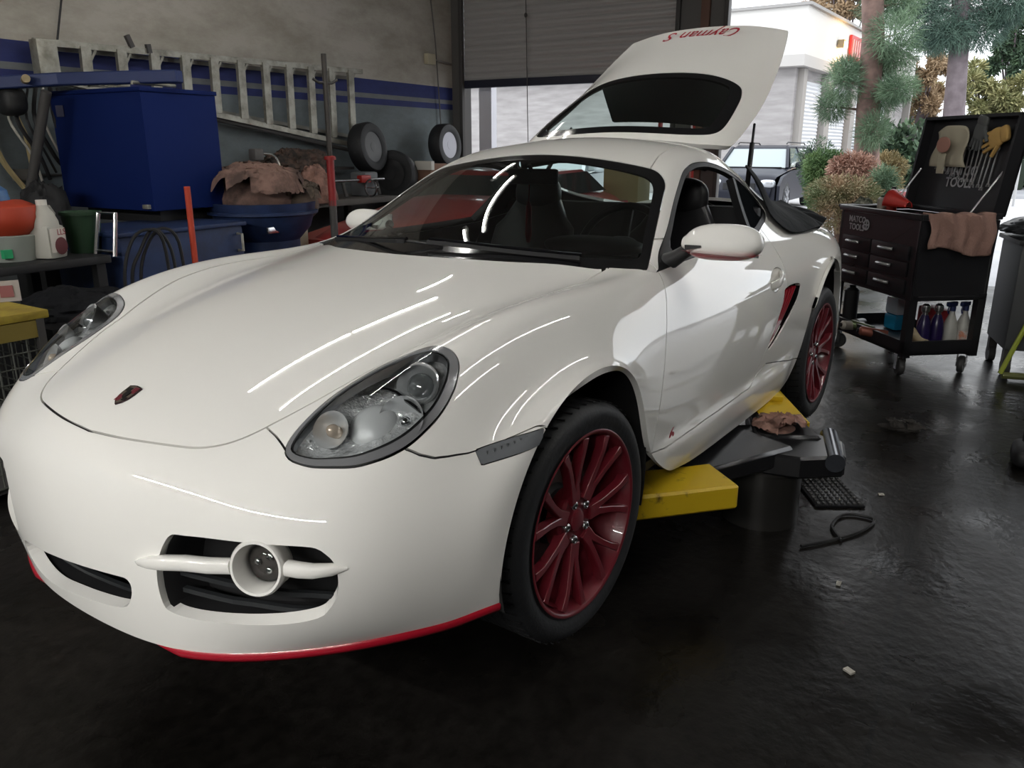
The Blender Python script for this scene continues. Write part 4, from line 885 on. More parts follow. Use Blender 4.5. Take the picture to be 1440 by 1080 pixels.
# step ladder hung on its side
LD = thing('step_ladder', 'long grey aluminium step ladder hung sideways high on the wall', 'ladder')
yl = 6.33; top = lambda x: (x, yl, 2.165+.02*(x-3.76)); bot = lambda x: (x, yl, 1.90-.128*(x-3.9))
b = MB(); b.ribbon([(3.80,yl,2.165),(7.55,yl,2.23)], .03, .05); b.build('side_rail', alu, LD, smooth=None); b = MB(); b.ribbon([(4.0,yl,1.90),(7.35,yl,1.43)], .03, .05); b.build('side_rail', alu, LD, smooth=None)
b = MB(); b.box((3.86,yl-.02,2.02), (.16,.10,.32), bev=.01); b.build('top_cap', alu, LD)
for i in range(11):
    x = 4.20+.314*i; z0, z1 = bot(x)[2], top(x)[2]; b = MB(); b.ribbon([(x-.01,yl-.01,z0+.01),(x,yl-.01,z1-.01)], [.085,.085], [.035,.035], up=(0,1,0)); st = b.build('step', alu, LD, smooth=None)
    b = MB(); b.ribbon([(x+.05,yl,z1-.10),(x+.10,yl,z1-.02)], .006, .02); b.build('brace', alu, st, smooth=None)
b = MB(); b.ribbon([(3.95,yl+.09,2.14),(7.5,yl+.11,2.16)], .02, .035); b.ribbon([(3.95,yl+.09,1.90),(7.5,yl+.11,1.52)], .02, .035)
for i in range(10): x = 4.35+.314*i; b.ribbon([(x,yl+.10,1.87-.10*(x-4)),(x,yl+.10,2.14)], .02, .05)
b.build('rear_frame', mat('dark_aluminium', (.20,.195,.17), rough=.55, metal=.4), LD, smooth=None)
b = MB(); b.ribbon([(4.62,yl-.02,2.20),(4.58,yl-.02,2.29)], .03, .04); b.ribbon([(4.78,yl-.02,2.17),(4.77,yl-.02,2.24)], .03, .04); b.build('hinge_bracket', m_dark, LD, smooth=None)
o = thing('long_rod', 'long thin dark pipe slung under the ladder on the wall', 'pipe'); b = MB(); b.tube([(4.6,6.38,1.78),(6.0,6.36,1.58),(7.9,6.36,1.28)], .022, 8); b.tube([(4.2,6.4,1.55),(5.2,6.38,1.62)], .01, 6); b.build('rod', m_dark, o)
# blue parts-washer cabinet with lid, nearest corner (3.55, 5.05)
M0 = Matrix.Translation((3.56,5.04,0))
CB = thing('parts_cabinet', 'large plain blue steel cabinet in the corner left of the car', 'cabinet', (3.72,5.06,.0))
b = MB(); b.box((.315,.52,1.37), (.63,1.04,.80), bev=.006); b.build('cabinet_body', bluep, CB)
b = MB(); b.box((.315,.52,1.785), (.65,1.06,.03), bev=.006); b.build('cabinet_lid', bluep, CB)
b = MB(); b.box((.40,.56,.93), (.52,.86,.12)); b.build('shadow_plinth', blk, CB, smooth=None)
b = MB(); b.box((-.006,.93,1.66), (.004,.09,.08)); b.build('maker_plate', mat('faded_sticker', (.06,.06,.10), rough=.5), CB, smooth=None)
b = MB(); b.box((-.015,.06,1.0), (.03,.06,.03), bev=.004); b.build('cabinet_latch', alu, CB)
for y in (.14,.62): b = MB(); b.tube([(.05,y,1.82),(.05,y+.0,1.835),(.4,y,1.83)], .012, 8); b.build('lid_hinge', alu, CB)
# engine crane boom behind it
o = thing('engine_crane', 'dark blue crane boom reaching over the blue cabinet', 'crane', (3.3,6.15,0))
b = MB(); b.ribbon([(.02,.08,1.83),(.32,-.38,1.865),(.67,-1.20,1.875)], .09, .085); b.build('boom', mat('crane_blue', (.012,.025,.10), rough=.5), o, smooth=None).modifiers.new('bevel','BEVEL').width = .008
b = MB(); b.ribbon([(.12,.0,.0),(.12,.0,1.80)], .10, .10); b.build('mast', blk, o, smooth=None); b = MB(); b.tube([(.22,-.10,1.85),(.12,-.3,1.86)], .028, 12); b.build('boom_pin', mat('tan_pin', (.28,.22,.12), rough=.5), o)
b = MB(); b.tube([(.14,.02,.9),(.22,-.35,1.78)], .035, 12); b.build('ram', m_dark, o); b = MB(); b.box((.12,-.02,.05), (.12,.6,.10)); b.build('crane_foot', blk, o)
b = MB(); b.ell((.16,.0,1.72), (.09,.11,.10), p=3); b.build('boom_bracket', blk, o)
# hoses and an old bow-shaped wooden frame on the wall
o = thing('hose_bundle', 'bundle of dark hanging air hoses beside the blue cabinet', 'hose', (3.62,6.30,0))
rnd = random.Random(3)
for i in range(7):
    b = MB(); x = -.10+.055*i; w = .05+.03*rnd.random(); pts = [(x,-.1,1.83),(x-.02-w,-.12-.02*i,1.60),(x+.03,-.15,1.35),(x+.10,-.12,1.12+.05*i)]
    b.tube([tuple(p) for p in smooth_poly(pts, 5, closed=False)], .010+.006*(i % 2), 6); b.build('hose', blk if i % 4 else mat('pale_hose', (.4,.38,.33), rough=.5), o)
b = MB(); pts = smooth_poly([(-.10,.12,1.66),(-.17,.12,1.52),(-.12,.12,1.30),(.02,.12,1.08),(.08,.12,.98)], 6, closed=False); b.ribbon([tuple(p) for p in pts], .02, .05, up=(0,1,0)); b.ribbon([(-.10,.12,1.66),(.0,.12,1.74),(.08,.12,1.5),(.10,.12,1.05)], .02, .03, up=(0,1,0)); tag(b.build('wooden_bow', mat('pale_wood', (.42,.33,.17), rough=.6), None, smooth=None), 'pale curved wooden frame hanging behind the hoses', 'frame'); bpy.data.objects['wooden_bow'].location = (3.60,6.30,0)
o = thing('wall_outlet', 'dirty grey wall socket left of the blue cabinet', 'socket', (3.62,6.47,1.20)); b = MB(); b.box((0,0,0), (.12,.05,.09), bev=.01); b.build('socket_plate', mat('dirty_grey', (.16,.16,.15), rough=.6), o); b = MB(); b.tube([(.06,-.01,0),(.34,-.01,-.01)], .01, 6); b.build('conduit', m_dark, o)
# low blue tub in front of the cabinet
o = thing('blue_tub', 'low wide blue metal tub below the blue cabinet', 'tub', (3.65,4.75,0))
b = MB(); b.box((.02,.30,.44), (1.0,.72,.84), bev=.03); b.build('tub_body', bluet, o); b = MB(); b.box((.02,.30,.87), (1.04,.76,.03), bev=.01); b.build('tub_rim', bluet, o)
for x in (.5,): b = MB(); b.tube([(.46,-.06,.80),(.46,-.11,.80),(.46,-.11,.68),(.46,-.06,.68)], .010, 6); b.build('tub_handle', alu, o)
o = thing('tube_handle', 'silver tubular handle frame standing between the bench and the blue tub', 'handle', (3.14,4.82,.75)); b = MB(); b.tube([(-.06,.0,.0),(0,.0,.26),(.0,-.17,.26),(-.05,-.18,.0)], .013, 8); b.tube([(-.05,0,.03),(-.045,-.18,.03)], .009, 6); b.build('handle_loop', steel, o)
b = MB()
for k, (dx, h) in enumerate(((0,.86),(.05,.80),(.11,.84))):
    b.tube([tuple(p) for p in smooth_poly([(2.98+dx,4.42,.012),(2.98+dx,4.40,.30),(2.96+dx,4.38,.65),(3.02+dx,4.36,h),(3.10+dx,4.32,.93),(3.18+dx,4.28,h),(3.20+dx,4.28,.45)], 5, closed=False)], .010, 6)
tag(b.build('air_hose', blk, None), 'looped black air hose hanging in front of the blue tub', 'hose')
b = MB(); b.tube([(3.41,4.30,.0),(3.41,4.30,1.17)], .019, 12); o = b.build('red_pole', mat('red_orange_pole', (.46,.05,.02), rough=.5), None); tag(o, 'slim red-orange pole standing in front of the blue cabinet', 'pole')
# blue drum of rags
o = thing('rag_bin', 'blue metal bin beside the blue cabinet, heaped with shop rags', 'bin', (4.62,4.95,0))
b = MB(); b.lathe([(.26,0),(.27,.70),(.36,.80),(.40,.93),(.41,.99),(.38,.99),(.36,.94)], 36); b.build('bin_body', bluet, o); b = MB(); b.lathe([(.40,.90),(.425,.905),(.425,.925),(.40,.93)], 36, closed=True); b.build('bin_rim', bluet, o)
b = MB(); b.box((-.2,-.30,.80), (.12,.02,.05), bev=.01); b.build('bin_handle', steel, o)
binrag = mat('bin_rag', (.19,.115,.092), rough=.95, noise=(5,(.07,.045,.038),.38,.58))
rag_stack('rag_heap', binrag, (4.60,4.98,1.00), (.37,.34,.25), 80, .22, 4, 'heap of crumpled pink and brown shop rags filling the blue bin', 'rags')
rag_stack('rag_spill', mat('darker_bin_rag', (.15,.11,.085), rough=.95, noise=(7,(.05,.04,.03),.38,.58)), (4.86,4.78,.96), (.20,.17,.17), 26, .17, 8, 'dirty darker rags spilling over the front rim of the blue bin', 'rags')
o = thing('bent_lamp', 'small work lamp on a bent silver tube rising out of the rag heap', 'lamp', (4.68,4.90,1.05)); b = MB(); b.tube([tuple(p) for p in smooth_poly([(.09,-.02,0),(.08,-.02,.20),(.05,0,.29),(-.05,.03,.31)], 5, closed=False)], .012, 8); b.build('lamp_tube', steel, o); b = MB(); b.box((-.09,.04,.30), (.09,.08,.09), bev=.015); b.build('lamp_head', m_dark, o)
b = MB(); b.box((4.98,4.98,.50), (.12,.18,1.0), bev=.01); tag(b.build('beige_canister', mat('beige_can', (.42,.38,.27), rough=.5), None), 'narrow beige box standing right of the blue rag bin', 'box')
# transmission jack
o = thing('jack_stand', 'tall red screw jack stand with threaded rod and T handle', 'jack', (4.90,4.47,0))
b = MB(); b.tube([(0,0,1.30),(0,0,2.08)], .020, 10); b.build('threaded_rod', mat('dark_screw', (.05,.045,.04), rough=.5, metal=.5), o); b = MB(); b.tube([(0,0,.96),(0,0,1.34)], .030, 14); b.lathe([(.045,1.31),(.045,1.335),(.03,1.34)], 16); b.build('red_collar', mat('worn_red', (.22,.012,.012), rough=.5), o)
b = MB(); b.tube([(0,0,.06),(0,0,1.0)], .030, 12); b.build('lower_tube', m_dark, o); b = MB(); b.tube([(-.09,.04,1.90),(-.05,.02,1.875),(.05,-.02,1.875),(.09,-.04,1.90)], .011, 8); b.build('saddle', m_dark, o); b = MB(); b.box((0,0,.04), (.5,.08,.08)); b.box((0,0,.04), (.08,.5,.08)); b.build('jack_base', redt, o)
# workbench by the wall with clutter
wb = thing('workbench', 'cluttered grey steel workbench along the far left wall', 'workbench', (6.42,6.05,0)); b = MB(); b.box((0,0,.86), (1.74,.75,.06), bev=.01); b.build('bench_top', mat('bench_grey', (.13,.12,.11), rough=.7), wb)
for sx in (-.82,.82):
    for sy in (-.33,.33): b = MB(); b.box((sx,sy,.43), (.06,.06,.84)); b.build('leg', m_dark, wb, smooth=None)
b = MB(); b.box((0,.3,1.18), (1.74,.12,.03)); b.box((0,.30,1.0), (.04,.1,.35)); b.build('bench_shelf', m_dark, wb, smooth=None)
heap('rag_pile', rag, (6.12,5.80,.91), (.22,.16,.30), .45, 8.1, 'pinkish brown rags heaped on the bench behind the red jack stand', 'rags', n=36)['kind'] = 'stuff'
heap('junk_pile', mat('rusty_junk', (.10,.06,.045), rough=.8, noise=(12,(.03,.025,.02),.4,.6)), (6.30,6.2,1.20), (.45,.14,.17), .7, 6.1, 'dark rusty clutter piled on the shelf above the bench', 'clutter', n=40, folds=9)['kind'] = 'stuff'
o = thing('pipe_clamp', 'pipe clamp with red jaw and round crank wheel on the bench', 'clamp', (6.85,5.80,1.07)); b = MB(); b.tube([(-.9,0,0),(.35,0,-.0)], .016, 8); b.build('clamp_pipe', steel, o); b = MB(); b.box((.02,0,.01), (.16,.07,.08), bev=.015); b.build('red_jaw', redt, o)
b = MB(); b.tube([(-.02+.0,-.12+.075*math.cos(t),-.08+.085*math.sin(t)) for t in np.linspace(0,2*math.pi,25)[:-1]], .010, 6, closed=True); b.tube([(-.02,-.195,-.08),(-.02,-.045,-.08)], .007, 5); b.tube([(-.02,-.12,-.08),(.10,-.12,-.08)], .012, 6); b.build('crank_wheel', steel, o)
for x in (-.32,.22): b = MB(); b.tube([(x,0,-.02),(x,-.04,-.16)], .02, 6); b.build('clamp_foot', m_dark, o)
b = MB(); b.box((7.05,5.95,1.02), (.22,.22,.26), bev=.03); tag(b.build('grey_casting', mat('casting_grey', (.16,.17,.18), rough=.6), None), 'grey metal housing on the bench under the hanging tyre', 'casting')
# tyres on the wall
def tyre(name, c, R_, w, axis, label, hub, group=None):
    o = thing(name, label, 'tyre', c, group=group); b = MB()
    b.lathe([(R_*.60,-w*.42),(R_*.72,-w*.5),(R_*.93,-w*.46),(R_,-w*.30),(R_,w*.30),(R_*.93,w*.46),(R_*.72,w*.5),(R_*.60,w*.42)], 44, closed=True); t_ = b.build('tread', rubber, o, smooth=50)
    b = MB(); b.lathe([(R_*.60,w*.40),(R_*.56,w*.30),(R_*.44,w*.22),(R_*.38,w*.30),(R_*.2,w*.36),(0,w*.34)], 40); b.lathe([(0,w*.2),(R_*.6,w*.2)], 40); h_ = b.build('wheel_disc', hub, o, smooth=40)
    b = MB(); b.lathe([(R_*.2,w*.37),(R_*.19,w*.41),(0,w*.42)], 24); b.build('hub_cap', hub, h_)
    o.rotation_mode = 'QUATERNION'; o.rotation_quaternion = Vector((0,0,1)).rotation_difference(Vector(axis).normalized()); return o
tyre('spare_tyre', (7.35,6.13,1.40), .275, .20, (.10,-1.,.15), 'black spare tyre hung on the wall at the end of the ladder', mat('black_wheel_disc', (.02,.02,.022), rough=.4))
tyre('worn_tyre', (7.70,6.06,1.08), .29, .20, (-.95,-.25,.22), 'black tyre seen tread-on, leaning below the hanging spare', mat('black_wheel_disc', (.02,.02,.022)))
tyre('wheel_with_cap', (8.93,6.16,1.43), .27, .19, (.0,-1.,.06), 'tyre with a pale steel wheel disc leaning by the roller door', mat('pale_wheel_disc', (.36,.36,.40), rough=.4, metal=.3))
o = thing('radiator_panel', 'black ribbed panel leaning on the wall behind the pale-hubbed tyre', 'panel', (8.80,6.34,0)); o.rotation_euler = (-.12,0,0)
b = MB(); b.box((0,.10,1.32), (.68,.05,1.15), bev=.01); b.build('panel_frame', mat('panel_dark', (.035,.037,.042), rough=.5), o); b = MB(); [b.box((-.26+.13*i,.07,1.32), (.015,.02,1.05)) for i in range(5)]; b.build('panel_ribs', m_dark, o, smooth=None)
b = MB(); b.box((8.9,6.1,.575), (.75,.6,1.15)); tag(b.build('wall_cabinet', mat('low_cabinet_grey', (.09,.09,.09), rough=.7), None, smooth=None), 'low dark cabinet under the tyre by the roller door', 'cabinet')
o = thing('box_of_parts', 'white and brown open carton on the low cabinet near the roller door', 'carton', (8.12,5.85,.98)); b = MB(); b.box((0,0,.12), (.34,.30,.24), bev=.005); b.build('carton_body', mat('brown_card', (.22,.12,.08), rough=.8), o); b = MB(); b.box((-.16,-.06,.22), (.06,.24,.10)); b.build('carton_flap', white, o, smooth=None)
b = MB(); b.box((8.14,5.9,.49), (.42,.5,.98)); tag(b.build('drum_stand', mat('low_cabinet_grey'), None, smooth=None), 'dark square stand under the brown carton', 'stand')
# ---------------------------------------------------------------- near left: black bench, jugs, buckets
o = thing('black_bench', 'low black steel bench at the left edge of the picture', 'bench', (2.75,5.0,0)); b = MB(); b.box((-.10,.10,.735), (.88,.85,.05), bev=.01); b.build('bench_top', blk, o)
for sx in (-.48,.28):
    for sy in (-.27,.47): b = MB(); b.box((sx,sy,.36), (.06,.06,.72)); b.build('leg', blk, o, smooth=None)
b = MB(); b.box((-.10,.1,.30), (.84,.8,.03)); b.build('lower_shelf', blk, o, smooth=None)
o = thing('round_container', 'orange-red round plastic container on the bench at the left edge', 'container', (2.66,4.98,.76)); b = MB(); b.lathe([(.13,.15),(.17,.19),(.185,.25),(.17,.31),(.10,.345),(.0,.35)], 32); b.build('container_body', orange, o)
o2 = thing('white_pail', 'pale pail with green trim under the orange container', 'pail', (2.66,4.98,.76)); b = MB(); b.lathe([(0,0),(.145,0),(.165,.145),(.16,.15),(0,.15)], 32); b.build('pail_body', mat('pale_grey_plastic', (.24,.26,.235), rough=.5), o2); b = MB(); b.box((-.10,-.13,.05), (.05,.03,.05)); b.build('green_sticker', mat('bright_green', (.02,.30,.12), rough=.5), o2, smooth=None)
o = thing('gallon_jug', 'white gallon jug with red lettering on the black bench', 'jug', (2.80,4.84,.76), rz=.35)
b = MB(); b.box((0,0,.10), (.15,.15,.20), bev=.03); b.lathe([(.078,.18),(.075,.22),(.055,.27),(.03,.305),(.028,.33),(0,.33)], 20); b.tube([(.06,0,.20),(.085,0,.26),(.05,0,.305)], .012, 8); b.build('jug_body', mat('milky_plastic', (.42,.41,.36), rough=.4), o)
b = MB(); b.lathe([(.03,.315),(.03,.345),(0,.345)], 16); b.build('jug_cap', white, o); b = MB(); b.box((0,-.0765,.11), (.125,.004,.14)); lb_ = b.build('jug_label', mat('jug_label_white', (.60,.56,.50), rough=.5), o, smooth=None)
text_obj('label_letters', 'LLS', .05, mat('label_red', (.28,.02,.03), rough=.5), Matrix.Translation((.03,-.080,.155))@Matrix.Rotation(math.pi/2,4,'X'), lb_)
b = MB(); b.lathe([(.052,.0),(.0,.004)], 24, M=Matrix.Translation((.015,-.080,.075))@Matrix.Rotation(math.pi/2,4,'X')); b.build('label_roundel', mat('dark_red_disc', (.09,.01,.012), rough=.5), lb_)
o = thing('green_bucket', 'dark green bucket on the bench right of the white jug', 'bucket', (3.10,4.95,.76)); b = MB(); b.lathe([(0,0),(.09,0),(.115,.25),(.12,.255),(.11,.25),(.085,.02)], 28); b.build('bucket_body', greenp, o); b = MB(); b.lathe([(.115,.235),(.124,.235),(.124,.255),(.115,.255)], 28, closed=True); b.build('bucket_rim', greenp, o)
b = MB(); b.lathe([(.11,0),(.10,.06),(.05,.10),(0,.11)], 24); tag(b.build('blue_funnel', mat('blue_plastic', (.05,.13,.28), rough=.45), None), 'blue plastic bowl upturned on the orange container', 'bowl'); bpy.data.objects['blue_funnel'].location = (2.60,5.02,1.105)
o = thing('red_bottle', 'red bottle with dark cap on the wall shelf at the left edge', 'bottle', (2.80,5.80,1.12)); b = MB(); b.lathe([(0,0),(.06,0),(.06,.16),(.03,.22),(0,.23)], 20); b.build('bottle_body', mat('dark_red_plastic', (.35,.01,.03), rough=.4), o); b = MB(); b.lathe([(.03,.21),(.03,.27),(0,.27)], 14); b.build('bottle_cap', blk, o)
b = MB(); b.box((2.75,5.80,1.105), (.5,.25,.03)); b.box((2.75,5.87,.93), (.06,.06,.36)); b.box((2.75,5.85,.38), (.06,.06,.76)); tag(b.build('wall_shelf', blk, None, smooth=None), 'small dark shelf behind the bench at the left edge', 'shelf')
heap('dark_sack', mat('dark_sack', (.012,.012,.013), rough=.8), (3.38,5.80,.76), (.19,.20,.40), .4, 2.2, 'dark slumped sack between the bench and the blue cabinet', 'sack', n=36)
b = MB(); b.box((3.38,5.80,.38), (.36,.36,.76)); tag(b.build('dark_crate', blk, None, smooth=None), 'dark crate under the slumped sack', 'crate')
# yellow-topped wire cage
o = thing('wire_cage', 'yellow-topped wire cage trolley at the left edge of the picture', 'cage', (1.47,3.55,0), rz=-.06)
b = MB(); b.box((0,.08,.745), (.80,.66,.035), bev=.008); b.build('cage_top', mat('dull_yellow_top', (.36,.27,.03), rough=.55, noise=(8,(.20,.13,.02),.3,.55)), o); b = MB(); b.box((0,-.235,.69), (.74,.02,.07)); b.box((.365,.08,.69), (.02,.60,.07)); b.build('top_apron', mat('apron_yellow', (.20,.15,.03), rough=.6), o, smooth=None)
wire = mat('galvanised_wire', (.11,.115,.10), rough=.5, metal=.4); b = MB()
for x in np.arange(-.36,.37,.06): b.tube([(x,-.235,.06),(x,-.235,.66)], .0035, 4, caps=False)
for z in np.arange(.06,.67,.06): b.tube([(-.36,-.235,z),(.36,-.235,z),(.36,.38,z)], .0035, 4, caps=False)
for y in np.arange(-.175,.39,.06): b.tube([(.36,y,.06),(.36,y,.66)], .0035, 4, caps=False)
for z in (.06,.36,.66): b.tube([(-.36,-.235,z),(.36,-.235,z),(.36,.38,z)], .008, 5)
b.build('wire_mesh', wire, o, smooth=None)
for sx in (-.36,.36):
    for sy in (-.235,.38): b = MB(); b.box((sx,sy,.365), (.03,.03,.73)); b.build('post', m_dark, o, smooth=None)
b = MB(); b.box((0,.08,.05), (.74,.62,.03)); b.build('cage_floor', m_dark, o, smooth=None)
o = thing('label_card', 'small white printed card standing behind the yellow cage top', 'card', (1.86,3.60,.762), rz=-.5); b = MB(); b.box((0,0,.045), (.12,.01,.09)); b.build('card', mat('card_white', (.42,.38,.35), rough=.7), o, smooth=None); b = MB(); b.box((.01,-.007,.045), (.05,.003,.05)); b.build('card_print', mat('card_red', (.28,.10,.10), rough=.7), o, smooth=None)
b = MB(); b.box((2.45,4.05,.28), (.6,.5,.56), bev=.01); tag(b.build('dark_machine', mat('machine_black', (.004,.004,.005), rough=.7, spec=.2), None), 'dark machine cabinet in the gap behind the yellow cage', 'cabinet')
heap('dark_clutter', mat('clutter_black', (.004,.0045,.006), rough=.8, spec=.2), (2.45,4.08,.56), (.26,.20,.12), .6, 4.4, 'dark jumble of parts on the machine behind the cage', 'clutter', n=36, folds=8)['kind'] = 'stuff'
# ---------------------------------------------------------------- red car in the next bay
RCAR = thing('red_car', 'red car parked in the next bay between the white car and the wall', 'car', (7.05,4.33,0), rz=.02)
b = MB(); L_, Wd = 4.1, 1.62
rp = [(-2.05,.34),(-2.05,.58),(-1.95,.70),(-1.6,.80),(-1.0,.90),(-.75,.95),(0,.97),(1.2,.95),(1.75,.93),(2.02,.85),(2.05,.5),(2.0,.30)]
def RB(u, v):
    k = u*(len(rp)-1); i = min(int(k), len(rp)-2); f = k-i; x = rp[i][0]*(1-f)+rp[i+1][0]*f; z = rp[i][1]*(1-f)+rp[i+1][1]*f
    s = 2*v-1; e = abs(s)**6; return (x*(1-.06*e), .80*s*(1-.05*max(0,(z-.6))), z-.16*e)
b.grid(RB, 40, 24); b.prism([(-2.0,.30),(-2.0,.66),(-1.0,.80),(1.8,.82),(2.0,.66),(2.0,.28)], -.79, .79, axis='y'); b.build('car_body', mat('dull_red_car_paint', (.30,.012,.012), rough=.30, coat=.6), RCAR, smooth=50)
b = MB(); b.prism([(-.45,.93),(.15,1.14),(1.05,1.16),(1.6,.94)], -.60, .60, axis='y'); b.build('car_windows', mat('dark_car_glass', (.02,.025,.025), rough=.08), RCAR, smooth=None)
b = MB(); b.prism([(.12,1.13),(.2,1.17),(1.0,1.18),(1.1,1.15)], -.56, .56, axis='y'); b.build('car_roof', mat('dull_red_car_paint'), RCAR, smooth=30)
for sg in (-1,): b = MB(); b.ell((-.50,.84*sg,.99), (.05,.09,.06)); b.build('door_mirror', mat('dull_red_car_paint') if sg > 0 else chrome, RCAR)
for x in (-1.25,1.25):
    for sg in (-1,1): b = MB(); b.lathe([(0,-.10),(.30,-.10),(.31,0),(.30,.10),(.2,.11),(0,.09)], 30, axis='y'); w_ = b.build('car_wheel', rubber, RCAR); w_.location = (x,.72*sg,.31)
# ---------------------------------------------------------------- yard, street and building beyond the doors
def noise_col(name, stops, scale, rough=.85, detail=6):
    def f(nt, b, new, lk):
        g = new('ShaderNodeNewGeometry'); n = new('ShaderNodeTexNoise'); n.inputs['Scale'].default_value = scale; n.inputs['Detail'].default_value = detail; lk(g.outputs['Position'], n.inputs[0])
        r = ramp(nt, stops); lk(n.outputs['Fac'], r.inputs[0]); lk(r.outputs[0], b.inputs['Base Color'])
    return nodes_mat(name, f, rough)
slab('ground', (18.7,1.,-.11), (17.8,60,.2), noise_col('yard_concrete', [(.3,(.36,.36,.37)),(.7,(.50,.50,.51))], .8))
slab('road', (58,-6,-.13), (61,120,.2), noise_col('street_asphalt', [(.3,(.20,.205,.22)),(.7,(.28,.285,.30))], .6))
b = MB(); b.box((27.7,2.6,.03), (.3,3.2,.16)); struct(b.build('kerb', mat('red_kerb', (.30,.10,.10), rough=.8), None, smooth=None))
b = MB(); b.box((42,-12,.0), (1.2,40,.12)); struct(b.build('far_pavement', mat('pale_kerb', (.55,.54,.52), rough=.85), None, smooth=None))
BD = thing('commercial_building', 'low white and grey block building with roller doors across the yard', 'building', (25,4.9,0), rz=-.08)
blockm = nodes_mat('split_face_block', lambda nt, b, new, lk: (lambda br, g, mp, bp: (lk(g.outputs['Position'], mp.inputs[0]), mp.inputs['Rotation'].__setattr__('default_value', (0, math.pi/2, 0)) if False else None, lk(mp.outputs[0], br.inputs[0]), lk(br.outputs['Color'], b.inputs['Base Color'])))(new('ShaderNodeTexNoise'), new('ShaderNodeNewGeometry'), new('ShaderNodeMapping'), None), .9)
for nd in blockm.node_tree.nodes:
    if nd.type == 'MAPPING': nd.inputs['Scale'].default_value = (1.2,1.2,7)
bn = [n for n in blockm.node_tree.nodes if n.type == 'TEX_NOISE'][0]; bn.inputs['Scale'].default_value = 1.; bn.inputs['Detail'].default_value = 8
nt = blockm.node_tree; r_ = ramp(nt, [(.3,(.27,.255,.25)),(.7,(.38,.36,.355))]); nt.links.new(bn.outputs['Fac'], r_.inputs[0]); nt.links.new(r_.outputs[0], nt.nodes['Principled BSDF'].inputs['Base Color'])
stucco = mat('cream_stucco', (.62,.60,.57), rough=.85)
b = MB(); b.box((8.7,9.3,1.9), (17,18,3.8)); b.build('block_wall', blockm, BD, smooth=None)
b = MB(); b.box((8.6,9.1,4.53), (17.6,18.2,1.44)); b.build('parapet', stucco, BD, smooth=None)
b = MB(); b.box((8.6,9.1,5.20), (17.8,18.4,.08)); b.build('coping', mat('coping_grey', (.30,.29,.28), rough=.8), BD, smooth=None)
b = MB(); b.box((8.6,9.1,3.76), (17.65,18.25,.30)); b.build('fascia_band', mat('band_grey', (.45,.43,.41), rough=.85), BD, smooth=None)
louv = mat('white_louvre', (.62,.63,.65), rough=.6); pilm = mat('pilaster_grey', (.32,.30,.28), rough=.9)
for i, (x0, x1) in enumerate(((.95,2.9),(3.7,6.3),(7.1,9.6),(10.4,13))):
    b = MB(); vs = []; zz = np.arange(0, 3.35, .055)
    for k, z in enumerate(zz):
        for x in (x0, x1): vs.append((x, .27-(.03 if k % 2 else 0), z))
    b.faces(vs, [(2*k,2*k+1,2*k+3,2*k+2) for k in range(len(zz)-1)]); b.build('roller_door', louv, BD, smooth=None)
    b = MB(); b.box((x1+.40,.20,1.75), (.62,.25,3.5)); b.build('pilaster', pilm, BD, smooth=None)
b = MB(); b.box((.60,.22,1.8), (.35,.2,3.6)); b.build('pilaster', pilm, BD, smooth=None)
b = MB(); b.box((3.3,-.12,4.5), (.25,.2,.22)); wl = b.build('wall_lamp', mat('lamp_housing', (.25,.2,.12)), BD); b = MB(); b.box((3.33,-.24,4.46), (.22,.05,.17)); b.build('lamp_diffuser', mat('warm_lamp', (1,.8,.4), emit=(1.,.62,.22), estr=9), wl)
ld = bpy.data.lights.new('wall_lamp_light', 'POINT'); ld.energy = 45; ld.color = (1,.6,.2); ld.shadow_soft_size = .1; lo = bpy.data.objects.new('wall_lamp_light', ld); COL.objects.link(lo); lo.parent = BD; lo.location = (3.33,-.35,4.42)
b = MB(); b.box((5.6,-.06,4.50), (1.9,.08,.80)); sg_ = b.build('sign_panel', mat('sign_red', (.42,.02,.02), rough=.5), BD, smooth=None)
for k in range(6): b = MB(); b.box((4.85+.3*k,-.115,4.50), (.12,.03,.55)); b.build('sign_letter', mat('sign_pale', (.55,.30,.28), rough=.5), sg_, smooth=None)
b = MB(); b.box((17.6,.2,2.4), (.3,.3,4.9)); b.build('corner_pipe', pilm, BD, smooth=None)
# a pale door jamb / post just outside the left door
o = thing('door_post', 'white painted post just outside the half-lowered roller door', 'post', (9.98,6.05,0)); b = MB(); b.box((0,.10,1.3), (.14,.20,2.6)); b.build('post_body', mat('jamb_white', (.62,.62,.66), rough=.6), o, smooth=None)
